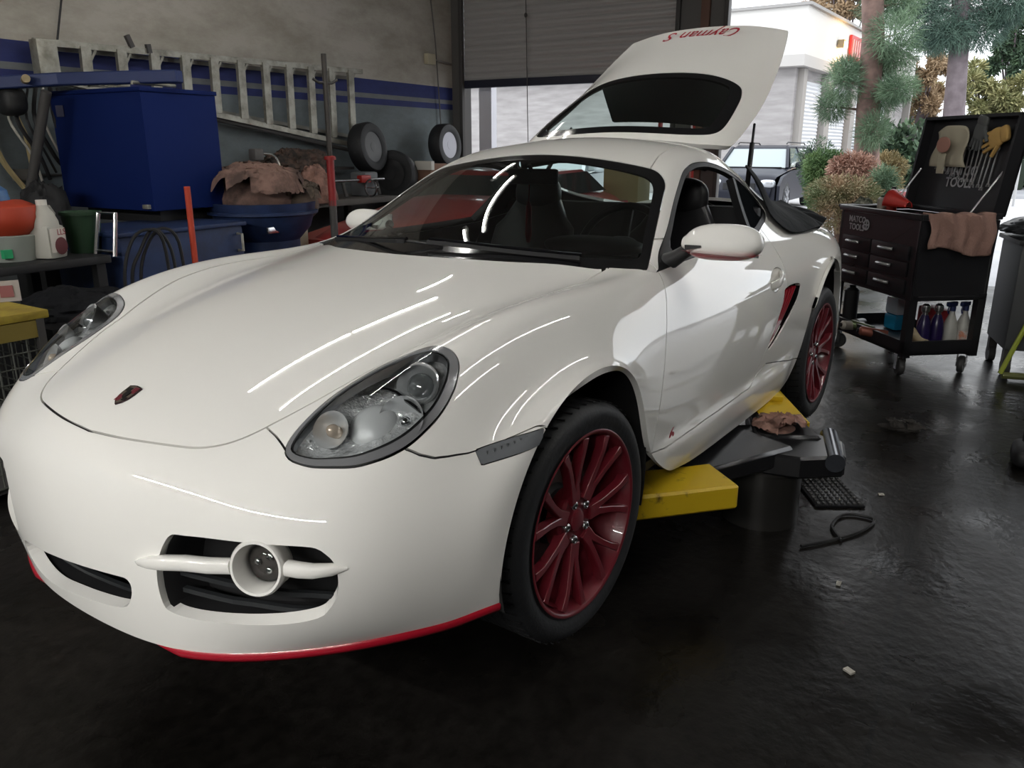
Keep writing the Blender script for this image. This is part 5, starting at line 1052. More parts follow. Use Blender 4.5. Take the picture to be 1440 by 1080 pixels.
# ---------------------------------------------------------------- cars outside
def suv(name, label, cat, loc, rz, paintm, wagon=True):
    o = thing(name, label, cat, loc, rz=rz)      # nose towards -x
    # lower body: plan taper and tumblehome
    P0 = [(-2.25,.32,.62),(-2.27,.50,.66),(-2.20,.68,.68),(-2.05,.84,.72),(-1.6,.93,.80),(-1.0,.99,.84),(-.75,1.01,.86),(.5,1.03,.87),(1.7,1.03,.86),(2.15,1.00,.82),(2.25,.8,.80),(2.27,.45,.78),(2.2,.3,.76)]
    b = MB()
    def F(u, v):
        k = u*(len(P0)-1); i = min(int(k), len(P0)-2); f = k-i; x, z, w = [P0[i][q]*(1-f)+P0[i+1][q]*f for q in range(3)]
        s = 2*v-1; return (x+.10*abs(s)**4*(1 if x < -1.5 else 0), w*s, z-.05*abs(s)**5)
    b.grid(F, 40, 20)
    for sg in (1,-1):
        b.prism([(-2.15,.28),(-2.17,.62),(-1.9,.80),(-1.0,.92),(1.8,.95),(2.18,.9),(2.22,.3),(1.85,.28),(1.78,.52),(1.45,.68),(1.12,.52),(1.05,.26),(-1.02,.26),(-1.1,.52),(-1.42,.68),(-1.75,.52),(-1.82,.28)], sg*.80 if sg > 0 else -.86, sg*.86 if sg > 0 else -.80, axis='y')
    b.box((0,0,.45), (4.2,1.5,.35)); b.build('car_body', paintm, o, smooth=50)
    rf = [(-.62,1.42),(-.3,1.47),(1.6,1.46),(2.0,1.38)] if wagon else [(-.35,1.36),(.1,1.40),(.9,1.38),(1.2,1.32)]
    b = MB(); b.prism(rf+[(rf[-1][0]+.02,rf[-1][1]-.06),(rf[0][0]-.03,rf[0][1]-.05)], -.62, .62, axis='y'); b.build('car_roof', paintm, o, smooth=None).modifiers.new('bevel','BEVEL').width = .03
    rx = 2.12 if wagon else 1.7
    b = MB(); vs = [(-1.15,-.74,.98),(-1.15,.74,.98),(-.62,.61,1.40),(-.62,-.61,1.40)]; b.faces(vs, [(0,1,2,3)]); b.build('windscreen', mat('sky_lit_glass', (.25,.30,.31), rough=.05, metal=.0, spec=1., coat=1), o, smooth=None)
    for sg in (1,-1):
        b = MB(); b.faces([(-.95,sg*.80,.99),(.25,sg*.82,1.01),(.22,sg*.65,1.40),(-.45,sg*.65,1.40)], [(0,1,2,3)]); b.build('side_window', mat('sky_lit_glass'), o, smooth=None)
        b = MB(); b.faces([(.32,sg*.82,1.01),(rx-.25,sg*.81,1.02),(rx-.4,sg*.65,1.37),(.30,sg*.65,1.40)], [(0,1,2,3)]); b.build('side_window', mat('sky_lit_glass'), o, smooth=None)
        for pa, pb, w0 in (((-1.18,sg*.77,.97),(-.60,sg*.63,1.42),.07), ((.28,sg*.83,.98),(.26,sg*.64,1.42),.06), ((rx-.05,sg*.82,.98),(rx-.3,sg*.64,1.40),.14)): b = MB(); b.ribbon([pa, pb], w0, .05); b.build('window_pillar', paintm, o, smooth=None)
        b = MB(); b.ell((-.78,sg*.98,1.03), (.07,.11,.08), p=3); b.build('door_mirror', paintm, o)
        b = MB(); b.ell((-2.10,sg*.58,.66), (.12,.17,.09), p=3); b.build('headlamp', mat('far_headlamp', (.5,.52,.55), rough=.15, metal=.5), o)
        if wagon: b = MB(); b.tube([(-.4,sg*.56,1.50),(-.3,sg*.56,1.535),(1.6,sg*.56,1.525),(1.75,sg*.56,1.48)], .016, 6); b.build('roof_rail', blk, o)
        for x in (-1.42,1.45):
            b = MB(); b.lathe([(.0,-.1),(.33,-.1),(.345,-.06),(.345,.06),(.33,.10),(.24,.105)], 32, axis='y', caps=False); w_ = b.build('car_wheel', rubber, o); w_.location = (x, sg*.76, .345); w_.rotation_euler = (0,0,0 if sg > 0 else math.pi)
            b = MB(); b.lathe([(0,.10),(.08,.10),(.20,.085),(.24,.10)], 24, axis='y', caps=False)
            for k in range(7): a = k*.898; b.ribbon([(.04*math.sin(a),.105,.04*math.cos(a)),(.22*math.sin(a),.11,.22*math.cos(a))], .05, .02, up=(0,1,0))
            b.build('wheel_disc', mat('alloy_grey', (.35,.36,.38), rough=.35, metal=.7), w_)
    b = MB(); b.box((-2.25,0,.60), (.04,.7,.14)); b.build('grille', blk, o, smooth=None); b = MB(); b.box((-1.18,0,.985), (.06,1.3,.02)); b.build('wiper_cowl', blk, o, smooth=None)
    b = MB(); b.faces([(rx+.03,-.62,.99),(rx+.03,.62,.99),(rx-.18,.56,1.37),(rx-.18,-.56,1.37)], [(0,1,2,3)]); b.build('rear_window', mat('sky_lit_glass'), o, smooth=None)
    return o
suv('parked_wagon', 'black estate car parked nose-on in the yard beside the bushes', 'car', (20.4,4.72,-.01), 0.0, mat('black_car_paint', (.010,.012,.022), rough=.4, spec=.4))
suv('parked_hatchback', 'silver-white car parked in the yard, seen through the white car\'s windows', 'car', (15.6,7.7,-.01), .12, mat('silver_car_paint', (.55,.57,.60), rough=.25, coat=1), wagon=False)
# ---------------------------------------------------------------- planting
def leafmat(name, c1, c2, sc=3.):
    return noise_col(name, [(.35,c1),(.65,c2)], sc, .7, 3)
def leaves(bm, blobs, n, size, rnd, slim=1., droop=0.):
    """leaf blades scattered through ellipsoid blobs (c, r)"""
    vs = []; fs = []; tot = sum(r[0]*r[1]*r[2] for c, r in blobs)
    for c, r in blobs:
        m = max(4, int(n*r[0]*r[1]*r[2]/tot))
        for _ in range(m):
            d = Vector((rnd.gauss(0,1), rnd.gauss(0,1), rnd.gauss(0,1))).normalized(); k = rnd.random()**.45
            p = Vector(c)+Vector((d.x*r[0]*k, d.y*r[1]*k, d.z*r[2]*k))
            a = (d+Vector((rnd.gauss(0,.6), rnd.gauss(0,.6), rnd.gauss(0,.6)-droop))).normalized(); w = a.cross(Vector((rnd.gauss(0,1),rnd.gauss(0,1),rnd.gauss(0,1)))).normalized()
            s = size*(.6+.8*rnd.random()); i = len(vs); vs += [p-w*s*slim*.5, p+w*s*slim*.5, p+w*s*slim*.2+a*s*1.6, p-w*s*slim*.2+a*s*1.6]; fs.append((i,i+1,i+2,i+3))
    me_v = [tuple(v) for v in vs]; return me_v, fs
def foliage(name, m, blobs, n, size, seed, parent=None, **k):
    rnd = random.Random(seed); vs, fs = leaves(None, blobs, n, size, rnd, **k); me = bpy.data.meshes.new(name); me.from_pydata(vs, [], fs); return finish(name, me, m, parent)
bark = noise_col('pine_bark', [(.3,(.10,.065,.055)),(.7,(.22,.14,.115))], 6, .9); bark2 = noise_col('grey_bark', [(.3,(.10,.08,.085)),(.7,(.17,.14,.15))], 4, .9)
pine = leafmat('pine_needles', (.07,.125,.07), (.16,.24,.14)); pine2 = leafmat('dark_pine_needles', (.035,.07,.055), (.09,.15,.11))
def wr(u, v, dist):
    """a point of the yard seen at picture position (u, v), dist metres along x"""
    D = RW.T@np.array([(u-720)/FPX, (540-v)/FPX, -1]); return CW+D*(dist/D[0])
def at(u, v, x): p = wr(u, v, x); return (float(p[0]), float(p[1]), float(p[2]))
o = thing('pine_tree', 'pine tree with reddish bark and tufts of needles in front of the building', 'tree', at(1219,232,15.5)[:2]+(0,))
L = Vector(o.location)
b = MB(); b.tube([Vector(at(1217,250,15.5))-L, Vector(at(1221,150,15.5))-L, Vector(at(1228,50,15.5))-L, Vector(at(1226,-60,15.5))-L, Vector(at(1222,-180,15.5))-L], [.22,.19,.175,.165,.14], 14); b.build('trunk', bark, o, smooth=60)
b = MB(); b.tube([(0,0,-.0),(0,0,1.2)], [.24,.21], 12); b.build('trunk_base', bark, o)
spots = [(1186,115,22,26),(1172,150,18,16),(1245,10,30,26),(1256,50,28,24),(1262,75,22,16),(1250,115,28,20),(1262,125,20,14),(1240,140,18,16),(1240,88,18,14),(1228,185,17,18),(1190,100,14,14),(1268,5,22,20)]
for i, (u, v, ru, rv) in enumerate(spots):
    p = at(u, v, 15.2+.3*(i % 3)); s = 16.5/FPX*1.04; foliage('needle_tuft', pine, [((p[0]-L.x,p[1]-L.y,p[2]-L.z),(ru*s*.8,ru*s,rv*s))], 1700, .075, 50+i, o, slim=.10)
    b = MB(); b.tube([Vector(at(1224-.02*(v-50),v+6,15.5))-L, Vector(p)-L], [.03,.012], 6); b.build('branch', bark, o)
o = thing('tall_pine', 'dark tall pine behind the tool cart lid', 'tree', at(1344,200,26)[:2]+(0,)); L = Vector(o.location)
b = MB(); b.tube([Vector((0,0,0)), Vector(at(1342,150,26))-L, Vector(at(1350,50,26))-L, Vector(at(1353,-60,26))-L], [.30,.27,.23,.2], 14); b.build('trunk', bark2, o, smooth=60)
for i, (u, v, ru, rv) in enumerate([(1300,25,34,28),(1350,10,40,26),(1395,15,34,26),(1330,50,30,18),(1375,45,28,20),(1310,55,22,14),(1290,5,30,20),(1420,5,24,22),(1360,-25,60,25)]):
    p = at(u, v, 25.5+.5*(i % 3)); s = 27/FPX; foliage('needle_mass', pine2, [((p[0]-L.x,p[1]-L.y,p[2]-L.z),(ru*s*.8,ru*s,rv*s))], 2600, .12, 80+i, o, slim=.10, droop=.4)
    b = MB(); b.tube([Vector(at(1349,min(v+15,80),26))-L, Vector(p)-L], [.06,.02], 6); b.build('branch', bark2, o)
def bush(name, label, cat, u, v, x, ru, rv, m, seed, n=9000, size=.034, slim=.5):
    p = at(u, v, x); s = x*1.06/FPX; o = thing(name, label, cat, (p[0],p[1],0)); r = (ru*s*.8,ru*s,rv*s); rnd = random.Random(seed)
    bl = [((0,0,p[2]),r)]+[((rnd.uniform(-.6,.6)*r[0],rnd.uniform(-.75,.75)*r[1],p[2]+rnd.uniform(-.4,.6)*r[2]),(r[0]*.45,r[1]*.4,r[2]*.42)) for _ in range(7)]
    bl.append(((0,0,max(.1,p[2]-r[2]*.9)),(r[0]*.9,r[1]*.9,max(.1,p[2]*.5))))
    foliage('foliage', m, bl, n, size, seed, o, slim=slim); b = MB(); [b.tube([(0,0,0),(rnd.uniform(-.5,.5)*r[0],rnd.uniform(-.6,.6)*r[1],p[2]+rnd.uniform(-.2,.5)*r[2])], [.03,.01], 5) for _ in range(6)]; b.build('stems', bark, o); return o
gb = leafmat('green_leaves', (.05,.11,.035), (.14,.22,.08)); gd = leafmat('dark_green_leaves', (.03,.055,.035), (.07,.12,.06)); rb = leafmat('copper_leaves', (.24,.12,.085), (.42,.26,.19)); ob = leafmat('olive_leaves', (.17,.14,.06), (.34,.26,.13)); yb = leafmat('autumn_leaves', (.20,.13,.07), (.40,.29,.18)); yg = leafmat('yellow_green_leaves', (.16,.17,.07), (.32,.30,.14))
bush('green_bush', 'rounded green bush beside the black estate car', 'bush', 1160,238,15.8,26,24,gb,1)
bush('dark_shrub', 'dark green shrub against the roller doors behind the copper bush', 'bush', 1150,222,18.5,26,10,gd,12,4000)
bush('copper_bush', 'copper-red rounded bush in front of the pine trunk', 'bush', 1200,240,14.4,30,22,rb,2)
bush('olive_shrub', 'olive-brown shrub right of the pine trunk', 'bush', 1248,235,16.5,22,16,ob,3,6000)
bush('low_mixed_shrub', 'low green and copper shrub spreading behind the tool cart', 'bush', 1185,272,12.6,44,22,leafmat('mixed_leaves', (.10,.13,.05), (.32,.22,.13)),4,10000,.03)
bush('pale_pine_sapling', 'pale blue-green young pine behind the tool cart', 'bush', 1242,258,13.4,15,20,pine,5,3000,.06,.12)
o = thing('hedge', 'clipped dark hedge across the street', 'hedge', at(1283,232,34)[:2]+(0,)); foliage('foliage', gd, [((0,0,1.0),(1.3,1.6,1.3)),((1,-1.6,.8),(1.3,1.6,1.0)),((0,.9,1.3),(1.3,.8,.95)),((2,-4,.6),(1.3,1.8,.9))], 4200, .14, 9, o)
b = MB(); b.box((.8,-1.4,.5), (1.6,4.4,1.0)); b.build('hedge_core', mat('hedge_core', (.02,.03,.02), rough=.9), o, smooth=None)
for i, (u, v, x, ru, rv, m_, nm, lb) in enumerate([(1300,130,44,36,42,yb,'autumn_tree','russet autumn tree between the building and the tall pine'),(1395,130,40,42,36,yg,'yellowing_tree','yellow-green tree behind the raised cart lid'),(1432,60,46,34,40,gd,'cedar_tree','dark green tree at the right edge of the picture'),(1275,150,60,40,40,ob,'olive_tree','hazy olive tree far down the street'),(1370,190,70,90,30,gd,'distant_trees','hazy row of trees at the end of the street'),(1190,-4,48,60,22,yb,'roofside_tree','russet tree top showing above the building roof')]):
    p = at(u, v, x); s = x*1.06/FPX; o = thing(nm, lb, 'tree', (p[0],p[1],0)); r = (ru*s*.8,ru*s,rv*s); rnd = random.Random(70+i)
    bl = [((rnd.uniform(-.5,.5)*r[0],rnd.uniform(-.75,.75)*r[1],p[2]+rnd.uniform(-.75,.75)*r[2]),(r[0]*.4,r[1]*.34,r[2]*.34)) for _ in range(18)]
    bl = [(c, (q[0]*.7,q[1]*.7,q[2]*.7)) for c, q in bl]
    foliage('foliage', m_, bl, 7000, .12*x/44, 200+i, o, slim=.6); b = MB(); b.tube([(0,0,0),(0,.1,p[2]*.6),(.1,0,p[2])], [.25,.18,.08], 8)
    for c, rr in bl[:8]: b.tube([(0,0,p[2]*.5),Vector(c)], [.08,.03], 5)
    b.build('trunk', bark2, o)
o = thing('sign_pole', 'thin pale pole at the roadside right of the cart lid', 'pole', at(1432,245,24)[:2]+(0,)); b = MB(); b.tube([(0,0,0),(0,0,2.2)], .03, 6); b.build('pole', mat('pale_pole', (.4,.4,.4), rough=.5), o)
# ---------------------------------------------------------------- tool cart by the open door
cm = mat('black_cart_enamel', (.012,.012,.014), rough=.38); cin = mat('cart_inside', (.02,.02,.022), rough=.6); hand = mat('brushed_handle', (.50,.50,.50), rough=.35, metal=.8); let = mat('faded_white_letters', (.30,.30,.31), rough=.5); cwh = mat('caster_rubber', (.05,.05,.05), rough=.6)
CT = thing('tool_cart', 'black open-lidded tool cart with six drawers beside the open door', 'tool cart', (5.954,.381,0), rz=math.radians(37.5))
b = MB(); HX2, HY2 = .455, .255
b.box((.0,-.0,.505), (2*HX2,2*HY2,.03)); b.box((0,HY2-.01,.74), (2*HX2,.02,.48)); b.box((0,-HY2+.01,.74), (2*HX2,.02,.48)); b.box((-HX2+.01,0,.74), (.02,2*HY2,.48)); b.box((HX2-.01,0,.74), (.02,2*HY2,.48)); b.box((0,0,.88), (2*HX2-.03,2*HY2-.03,.02))
b.build('cart_body', cm, CT, smooth=None).modifiers.new('bevel','BEVEL').width = .004
b = MB()
for a in ((0,HY2,2*HX2+.02,.03),(0,-HY2,2*HX2+.02,.03),(-HX2,0,.03,2*HY2),(HX2,0,.03,2*HY2)): b.box((a[0],a[1],1.0), (a[2],a[3],.035), bev=.006)
b.build('top_rim', cm, CT)
for sx in (-1,1):
    for sy in (-1,1): b = MB(); b.box((sx*(HX2-.025),sy*(HY2-.025),.33), (.05,.05,.40)); b.build('corner_post', cm, CT, smooth=None)
b = MB(); b.box((0,0,.155), (2*HX2,2*HY2,.02)); b.box((0,HY2-.01,.19), (2*HX2,.02,.09)); b.box((0,-HY2+.01,.19), (2*HX2,.02,.09)); b.box((-HX2+.01,0,.19), (.02,2*HY2,.09)); b.box((HX2-.01,0,.19), (.02,2*HY2,.09)); b.build('bottom_tray', cm, CT, smooth=None)
# drawers on the long side: narrow column left in the picture (+x end), wide column towards the corner
for k, z in enumerate((.775,.675,.565)):
    for x0, x1 in ((-.385,.02),(.035,.385)):
        b = MB(); b.box(((x0+x1)/2,HY2+.006,z), (x1-x0,.014,.09), bev=.003); d_ = b.build('drawer', cm, CT); b = MB(); xc = (x0+x1)/2+.02; b.tube([(xc-.075,HY2+.025,z+.012),(xc-.065,HY2+.034,z+.012),(xc+.065,HY2+.034,z+.012),(xc+.075,HY2+.025,z+.012)], .011, 8); b.build('drawer_handle', hand, d_)
for sx in (-1,1):
    for sy in (-1,1):
        b = MB(); b.lathe([(0,-.018),(.05,-.018),(.056,-.010),(.056,.010),(.05,.018),(0,.018)], 24, axis='y'); w_ = b.build('caster', cwh, CT, smooth=50); w_.location = (sx*.378,sy*.215,.057); w_.rotation_euler = (0,0,.5*sx+sy*.3)
        b = MB(); b.box((0,.026,.03), (.035,.006,.09)); b.box((0,-.026,.03), (.035,.006,.09)); b.box((0,0,.08), (.07,.06,.012)); b.tube([(0,-.03,0),(0,.03,0)], .009, 8); b.build('caster_fork', steel, w_)
def face(x, z, off=.0085): return Matrix.Translation((x, HY2+off, z))@Matrix.Rotation(math.pi,4,'Z')@Matrix.Rotation(math.pi/2,4,'X')
text_obj('cart_letters', 'MATCO\nTOOLS', .058, let, face(.24,.905,.003), CT, bold=.001)
b = MB(); b.lathe([(.036,0),(.036,.002),(.026,.002),(.026,0)], 24, closed=True, M=face(.125,.905,.002)); b.box((0,0,.001), (.012,.055,.002), M=face(.125,.905,.002)); b.box((0,0,.001), (.055,.010,.002), M=face(.125,.905,.002)); b.build('cart_emblem', let, CT, smooth=None)
# lid standing open on the far long side
la = math.radians(8); LM = Matrix.Translation((0,-HY2-.005,1.0))@Matrix.Rotation(la,4,'X')       # local z up the lid, y towards the camera side
b = MB(); b.box((0,-.02,.30), (2*HX2,.02,.60), M=LM, bev=.004); b.box((HX2-.01,.015,.30), (.02,.09,.58), M=LM); b.box((-HX2+.01,.015,.30), (.02,.09,.58), M=LM); b.box((0,.015,.59), (2*HX2,.09,.02), M=LM); b.build('cart_lid', cm, CT, smooth=None)
lf = lambda x, z, o=.0: LM@Matrix.Translation((x, -.006+o, z))@Matrix.Rotation(math.pi,4,'Z')@Matrix.Rotation(math.pi/2,4,'X')
text_obj('lid_letters', 'MATCO\nTOOLS', .085, let, lf(.02,.22), CT, bold=.002)
for x, a in ((.40,1),(-.40,1)):
    b = MB(); b.tube([LM@Vector((x,.03,.26)), Vector((x,-.08,1.0))], .006, 6); b.build('lid_stay', hand, CT)
rnd = random.Random(5)
for i in range(15):
    x = .32-.042*i; L_ = .10+.010*i if i < 14 else .2; o = thing('wrench', ['steel combination wrench hanging in the row inside the cart lid'][0], 'wrench', group='wrenches hanging inside the cart lid'); o.matrix_world = CT.matrix_world if False else Matrix.Translation(CT.location)@Matrix.Rotation(math.radians(37.5),4,'Z')@LM@Matrix.Translation((x,.004,.40-.006*(i%3)))@Matrix.Rotation((rnd.random()-.5)*.15,4,'Y')
    b = MB(); b.box((0,0,-L_*.5), (.010,.006,L_), bev=.002); b.tube([(.013*math.cos(t),0,.012+.013*math.sin(t)) for t in np.linspace(0,2*math.pi,13)[:-1]], .0045, 5, closed=True); b.ribbon([(-.012,0,-L_-.02),(-.008,0,-L_-.002),(.008,0,-L_-.002),(.012,0,-L_-.02)], .006, .008, up=(0,1,0)); b.build('wrench_bar', hand, o)
def cart_thing(name, label, cat, loc, rz=0., group=None):
    v = Matrix.Rotation(math.radians(37.5),4,'Z')@Vector(loc)+CT.location; return thing(name, label, cat, v, rz=rz+math.radians(37.5), group=group)
# things on and in the cart
o = cart_thing('shop_apron', 'pale cloth with a faded red print hung inside the raised cart lid', 'cloth', (.12,-HY2-.03,1.48), 0); b = MB()
b.grid(lambda u, v: ((u-.5)*.36*(1-.15*v)+.02*math.sin(v*6), .045+.012*math.sin(u*9+v*3)-.05*v*.0-.02, -.20+.26*v*(1-.15*(2*u-1)**4)), 16, 12); sa = b.build('cloth', mat('pale_cloth', (.36,.33,.25), rough=.9), o, smooth=80); sa.modifiers.new('solid','SOLIDIFY').thickness = .008
b = MB(); b.ell((.02,.058,-.06), (.07,.006,.05), p=2.2); b.build('faded_print', mat('faded_red_print', (.33,.17,.13), rough=.9), o); b = MB(); b.box((.03,.05,-.18), (.07,.01,.13), bev=.004); b.build('cloth_strap', mat('pale_cloth'), o)
def glove(name, m, label, loc, rz, s=1.):
    o = cart_thing(name, label, 'glove', loc, rz); b = MB(); b.ell((0,0,0), (.05*s,.016,.055*s), p=2.6); 
    for k in range(4): b.tube([((-.035+.023*k)*s,0,.03),((-.045+.03*k)*s,.004,(.10+.012*(1-abs(k-1.5)))*s)], [.011*s,.009*s], 8)
    b.tube([(.04*s,0,-.01),(.085*s,.006,.04*s)], [.013*s,.010*s], 8); b.ell((0,0,-.06*s), (.042*s,.018,.03*s), p=3); b.build('glove_body', m, o); return o
g1 = glove('work_glove', mat('tan_leather', (.40,.25,.08), rough=.8), 'tan work glove tucked at the top of the cart lid', (-.26,-HY2-.04,1.46), 0, 1.2); g1.rotation_euler[1] = 1.9
g2 = glove('grey_glove', mat('grey_glove', (.07,.075,.075), rough=.8), 'dark grey glove beside the tan glove in the cart lid', (-.12,-HY2-.03,1.50), 0, 1.1); g2.rotation_euler[1] = 2.9
b = MB(); 
def TW(u, v):
    x = -HX2-.028-.012*math.sin(v*3.1); w = (u-.5)*.44; d = v*.30
    if v < .16: return (-HX2+.05-(v/.16)*(.075), w, 1.022+.006*math.sin(u*20))
    return (x+.012*math.sin(u*13+v*5)-.008*math.sin(u*29), w*(1-.05*v)+.01*math.sin(v*9), 1.02-(v-.16)*.27-.03*math.sin(u*5+.6)*v-.05*(u > .6)*v*.0)
b.grid(TW, 40, 26); tw = b.build('shop_towel', mat('pinkish_towel', (.30,.18,.145), rough=.95, bump=(120,.4)), None, smooth=80); tw.matrix_world = Matrix.Translation(CT.location)@Matrix.Rotation(math.radians(37.5),4,'Z'); tw.modifiers.new('solid','SOLIDIFY').thickness = .012; tag(tw, 'pinkish brown towel draped over the end of the tool cart', 'towel')
o = cart_thing('red_safety_mask', 'red plastic scoop-shaped cover on top of the cart', 'cover', (.10,.05,1.025)); b = MB(); b.grid(lambda u, v: (-.10+.20*u, .07*math.cos(math.pi*v)*(.35+.65*u), .11*math.sin(math.pi*v)*(.35+.65*u)), 16, 14); r_ = b.build('scoop', redt, o, smooth=80); r_.modifiers.new('solid','SOLIDIFY').thickness = .006
def can(name, label, loc, r, h, m, capm, rz=0, tilt=None, group=None, cat='can'):
    o = cart_thing(name, label, cat, loc, rz, group); b = MB(); b.lathe([(0,0),(r,0),(r,h*.86),(r*.7,h*.92),(r*.4,h*.94),(0,h*.94)], 20); b.build('can_body', m, o); b = MB(); b.lathe([(r*.45,h*.93),(r*.45,h),(0,h)], 14); b.build('can_cap', capm, o)
    if tilt: o.rotation_euler[1] = tilt
    return o
can('red_spray_can', 'red aerosol can standing at the back corner of the cart top', (.27,.0,.895), .033, .25, mat('red_can', (.40,.03,.02), rough=.35), blk)
can('grey_spray_can', 'grey aerosol can beside the red one on the cart top', (.35,.02,.895), .035, .19, mat('grey_can', (.30,.27,.24), rough=.4), greenp)
heap('cart_clutter', mat('cart_clutter', (.03,.035,.03), rough=.7, noise=(20,(.10,.02,.05),.45,.55)), (5.95,.38,.895), (.17,.15,.08), .6, 12.2, 'low dark jumble of small tools in the open top of the cart', 'clutter', n=40, folds=9)['kind'] = 'stuff'
heap('pink_rag', mat('magenta_rag', (.24,.05,.08), rough=.9), (5.80,.20,.93), (.13,.07,.05), .5, 21.2, 'dark pink rag lying in the cart in front of the lid', 'rag', n=24)
heap('camo_rag', mat('camouflage_cloth', (.22,.22,.18), rough=.9, noise=(16,(.06,.07,.05),.4,.6)), (6.36,.76,.90), (.07,.08,.16), .4, 2.2, 'camouflage-patterned cloth bunched on the far end of the cart', 'cloth', n=30)
heap('purple_bag', mat('purple_black', (.03,.02,.07), rough=.7), (6.40,.70,.74), (.05,.09,.20), .35, 7.7, 'dark purple bag hanging off the far end of the cart', 'bag', n=24)
b = MB(); b.box((.48,.03,1.005), (.16,.40,.02), bev=.006); sh = b.build('side_shelf', blk, CT)
# lower tray contents
can('black_bottle', 'black cylindrical bottle hanging under the cart beside the blue wash', (.36,.16,.20), .05, .26, blk, blk, cat='bottle')
o = cart_thing('washer_fluid_jug', 'clear jug half full of blue fluid on the lower cart tray', 'jug', (.20,-.10,.166)); b = MB(); b.box((0,0,.055), (.14,.10,.11), bev=.02); b.build('blue_fluid', mat('blue_fluid', (.02,.25,.45), rough=.2), o); b = MB(); b.box((0,0,.17), (.14,.10,.12), bev=.02); b.lathe([(.04,.22),(.02,.25),(.02,.28),(0,.28)], 14); b.build('jug_top', mat('cloudy_plastic', (.45,.50,.55), rough=.3), o)
o = cart_thing('cardboard_pack', 'grey printed pack on the lower cart tray', 'pack', (.30,-.15,.166)); b = MB(); b.box((0,0,.12), (.10,.06,.24), bev=.003); b.build('pack', mat('grey_pack', (.12,.11,.105), rough=.7), o)
o = cart_thing('red_fuel_can', 'red plastic can behind the near post of the lower cart tray', 'can', (-.24,-.08,.166)); b = MB(); b.box((0,0,.12), (.20,.12,.24), bev=.015); b.build('can_body', mat('deep_red_plastic', (.22,.015,.02), rough=.45), o)
for i, (x, y, lb, m_) in enumerate(((.02,.18,'crushed green and silver spray can lying at the front of the cart tray',mat('green_can', (.10,.13,.06), rough=.35, metal=.4)),(-.12,.16,'red-striped spray can lying on the cart tray',mat('striped_can', (.30,.10,.07), rough=.35, metal=.3)),(.16,.17,'white and brown spray can lying on the cart tray',mat('white_can', (.42,.38,.33), rough=.4)),(.28,.10,'dark ribbed can lying at the far end of the cart tray',mat('dark_can', (.06,.065,.06), rough=.5)))):
    c_ = can('spray_can', lb, (x,y,.200), .032, .19, m_, blk, rz=.5+.6*i, tilt=1.45)
can('tilted_can', 'beige spray can leaning against the red fuel can', (-.40,.06,.19), .034, .19, mat('beige_can2', (.32,.25,.15), rough=.4), mat('tan_cap', (.3,.2,.12)), rz=.9, tilt=.9)
heap('tray_rag', mat('red_grey_rag', (.30,.11,.10), rough=.9), (5.62,.30,.185), (.05,.05,.03), .4, 3.7, 'red and grey rag on the near end of the lower cart tray', 'rag', n=24)
def sprayer(label, loc, body, head, lab, rz):
    o = cart_thing('spray_bottle', label, 'bottle', loc, rz); b = MB(); b.lathe([(0,0),(.042,0),(.046,.02),(.046,.12),(.036,.17),(.018,.22),(.014,.25),(0,.25)], 24); b.build('bottle', body, o); b = MB(); b.lathe([(.018,.24),(.018,.27),(0,.275)], 14); b.box((0,.012,.285), (.026,.085,.032), bev=.01); b.tube([(0,.035,.275),(0,.045,.245),(0,.035,.225)], .005, 6); b.build('trigger_head', head, o)
    b = MB(); b.lathe([(.0468,.04),(.0468,.115)], 24, caps=False); b.build('bottle_label', lab, o); return o
pur = mat('purple_bottle', (.014,.008,.05), rough=.25, noise=(30,(.18,.03,.09),.28,.36)); sil = mat('silver_cap', (.6,.6,.6), rough=.25, metal=1.)
wb_ = mat('white_bottle', (.38,.38,.35), rough=.4); dkb = mat('dark_blue_plastic', (.02,.03,.10), rough=.4)
for x, lb in ((.075,'purple bottle with a domed silver cap, left one of the pair on the cart tray'),(-.015,'purple bottle with a domed silver cap, right one of the pair on the cart tray')):
    o = cart_thing('polish_bottle', lb, 'bottle', (-.36,x,.166)); b = MB(); b.lathe([(0,0),(.044,0),(.047,.02),(.045,.12),(.036,.18),(.02,.22),(0,.22)], 24); b.build('bottle', pur, o); b = MB(); b.lathe([(.016,.215),(.016,.235),(.024,.24),(.027,.26),(.024,.28),(.012,.29),(0,.29)], 18); b.build('domed_cap', sil, o)
sprayer('white spray bottle with a dark blue trigger beside the purple bottles', (-.36,-.11,.166), wb_, dkb, wb_, .3); sprayer('white spray bottle with an orange label, nearest the cart corner', (-.36,-.20,.166), wb_, dkb, mat('orange_label', (.50,.20,.12), rough=.5, noise=(25,(.5,.5,.48),.45,.55)), .4)
# second cart / bin at the right edge
o = thing('waste_trolley', 'grey trolley bin with an olive panel at the right edge of the picture', 'trolley', (6.10,-.46,0), rz=.2)
b = MB(); b.box((0,0,.50), (.50,.55,.66), bev=.02); b.build('bin_body', mat('dark_grey_bin', (.055,.058,.06), rough=.6), o); b = MB(); b.box((-.255,-.03,.52), (.01,.42,.52)); b.build('olive_panel', mat('olive_panel', (.075,.07,.04), rough=.7), o, smooth=None); b = MB(); b.box((0,0,.845), (.54,.59,.03), bev=.008); b.build('bin_lid', blk, o)
for sx in (-1,1):
    for sy in (-1,1): b = MB(); b.lathe([(0,-.02),(.055,-.02),(.055,.02),(0,.02)], 20, axis='y'); w_ = b.build('caster', cwh, o); w_.location = (sx*.2,sy*.24,.055); b = MB(); b.box((0,0,.07), (.05,.05,.10)); b.build('caster_fork', m_dark, w_, smooth=None)
heap('black_bag', mat('black_bag', (.016,.017,.018), rough=.45), (6.08,-.40,.90), (.26,.28,.09), .3, 4.1, 'black bag slumped on top of the trolley bin at the right edge', 'bag', n=30)
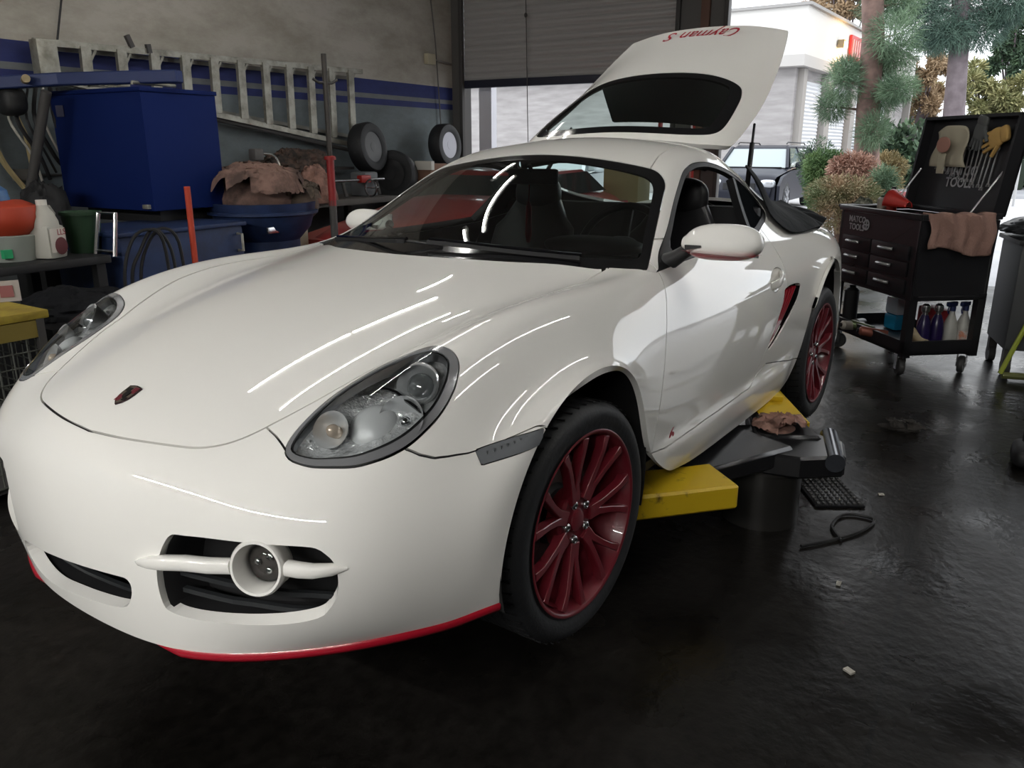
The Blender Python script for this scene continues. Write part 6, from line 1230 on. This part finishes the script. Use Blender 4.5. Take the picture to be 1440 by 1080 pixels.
o = thing('wet_floor_frame', 'yellow-green painted bar stand leaning in front of the trolley bin', 'stand', (5.72,-.30,0)); yg_ = mat('yellow_green_paint', (.34,.40,.05), rough=.5); b = MB(); b.tube([(0,.06,.04),(.18,-.24,1.02)], .015, 8); b.build('leaning_bar', yg_, o); b = MB(); b.tube([(0,.05,.03),(.12,-.45,.03)], .022, 8); b.build('floor_bar', mat('dark_yellow_green', (.12,.13,.04), rough=.6), o)
o = thing('black_boot', 'black rounded foot of equipment at the right edge of the floor', 'equipment', (4.16,-.33,0)); b = MB(); b.ell((0,0,.05), (.12,.06,.05), p=3); b.build('foot', blk, o); b = MB(); b.tube([(.03,0,.08),(.06,0,.30)], .02, 8); b.build('foot_post', blk, o)
# red step ladder and tan locker by the post between the doors
o = thing('red_ladder', 'red folding step ladder by the post, seen through the windscreen', 'ladder', (8.9,3.05,0), rz=.3)
for sy in (-.22,.22): b = MB(); b.ribbon([(0,sy,0),(.12,sy*.8,1.75)], .03, .06); b.build('rail', redt, o, smooth=None); b = MB(); b.ribbon([(.6,sy,0),(.16,sy*.8,1.70)], .025, .04); b.build('back_rail', redt, o, smooth=None)
for k in range(5): b = MB(); b.box((.02+.022*k,0,.28+.32*k), (.09,.42-.02*k,.025)); b.build('step', alu, o, smooth=None)
b = MB(); b.box((9.38,3.80,.7), (.4,.45,1.4), bev=.01); tag(b.build('tan_locker', mat('tan_locker', (.30,.26,.13), rough=.7), None), 'tan steel locker beside the roller door post, seen through the windscreen', 'locker')
# ---------------------------------------------------------------- overcast sky and colour management
w = bpy.data.worlds.new('overcast_sky'); SC.world = w; w.use_nodes = True; nt = w.node_tree; bg = nt.nodes['Background']
tc = nt.nodes.new('ShaderNodeTexCoord'); n = nt.nodes.new('ShaderNodeTexNoise'); n.inputs['Scale'].default_value = 2.2; n.inputs['Detail'].default_value = 4
r = ramp(nt, [(.35,(.78,.86,.95)),(.65,(1,1,1))]); nt.links.new(tc.outputs['Generated'], n.inputs[0]); nt.links.new(n.outputs['Fac'], r.inputs[0]); nt.links.new(r.outputs[0], bg.inputs[0]); bg.inputs[1].default_value = 1.5
vs_ = SC.view_settings; vs_.view_transform = 'Standard'; vs_.look = 'None'; vs_.gamma = 1; vs_.use_curve_mapping = False; vs_.exposure = 1.0
cy = SC.cycles; cy.max_bounces = 7; cy.diffuse_bounces = 4; cy.glossy_bounces = 4; cy.transmission_bounces = 4; cy.transparent_max_bounces = 12; cy.sample_clamp_indirect = 4; cy.use_denoising = True; cy.caustics_reflective = False; cy.caustics_refractive = False
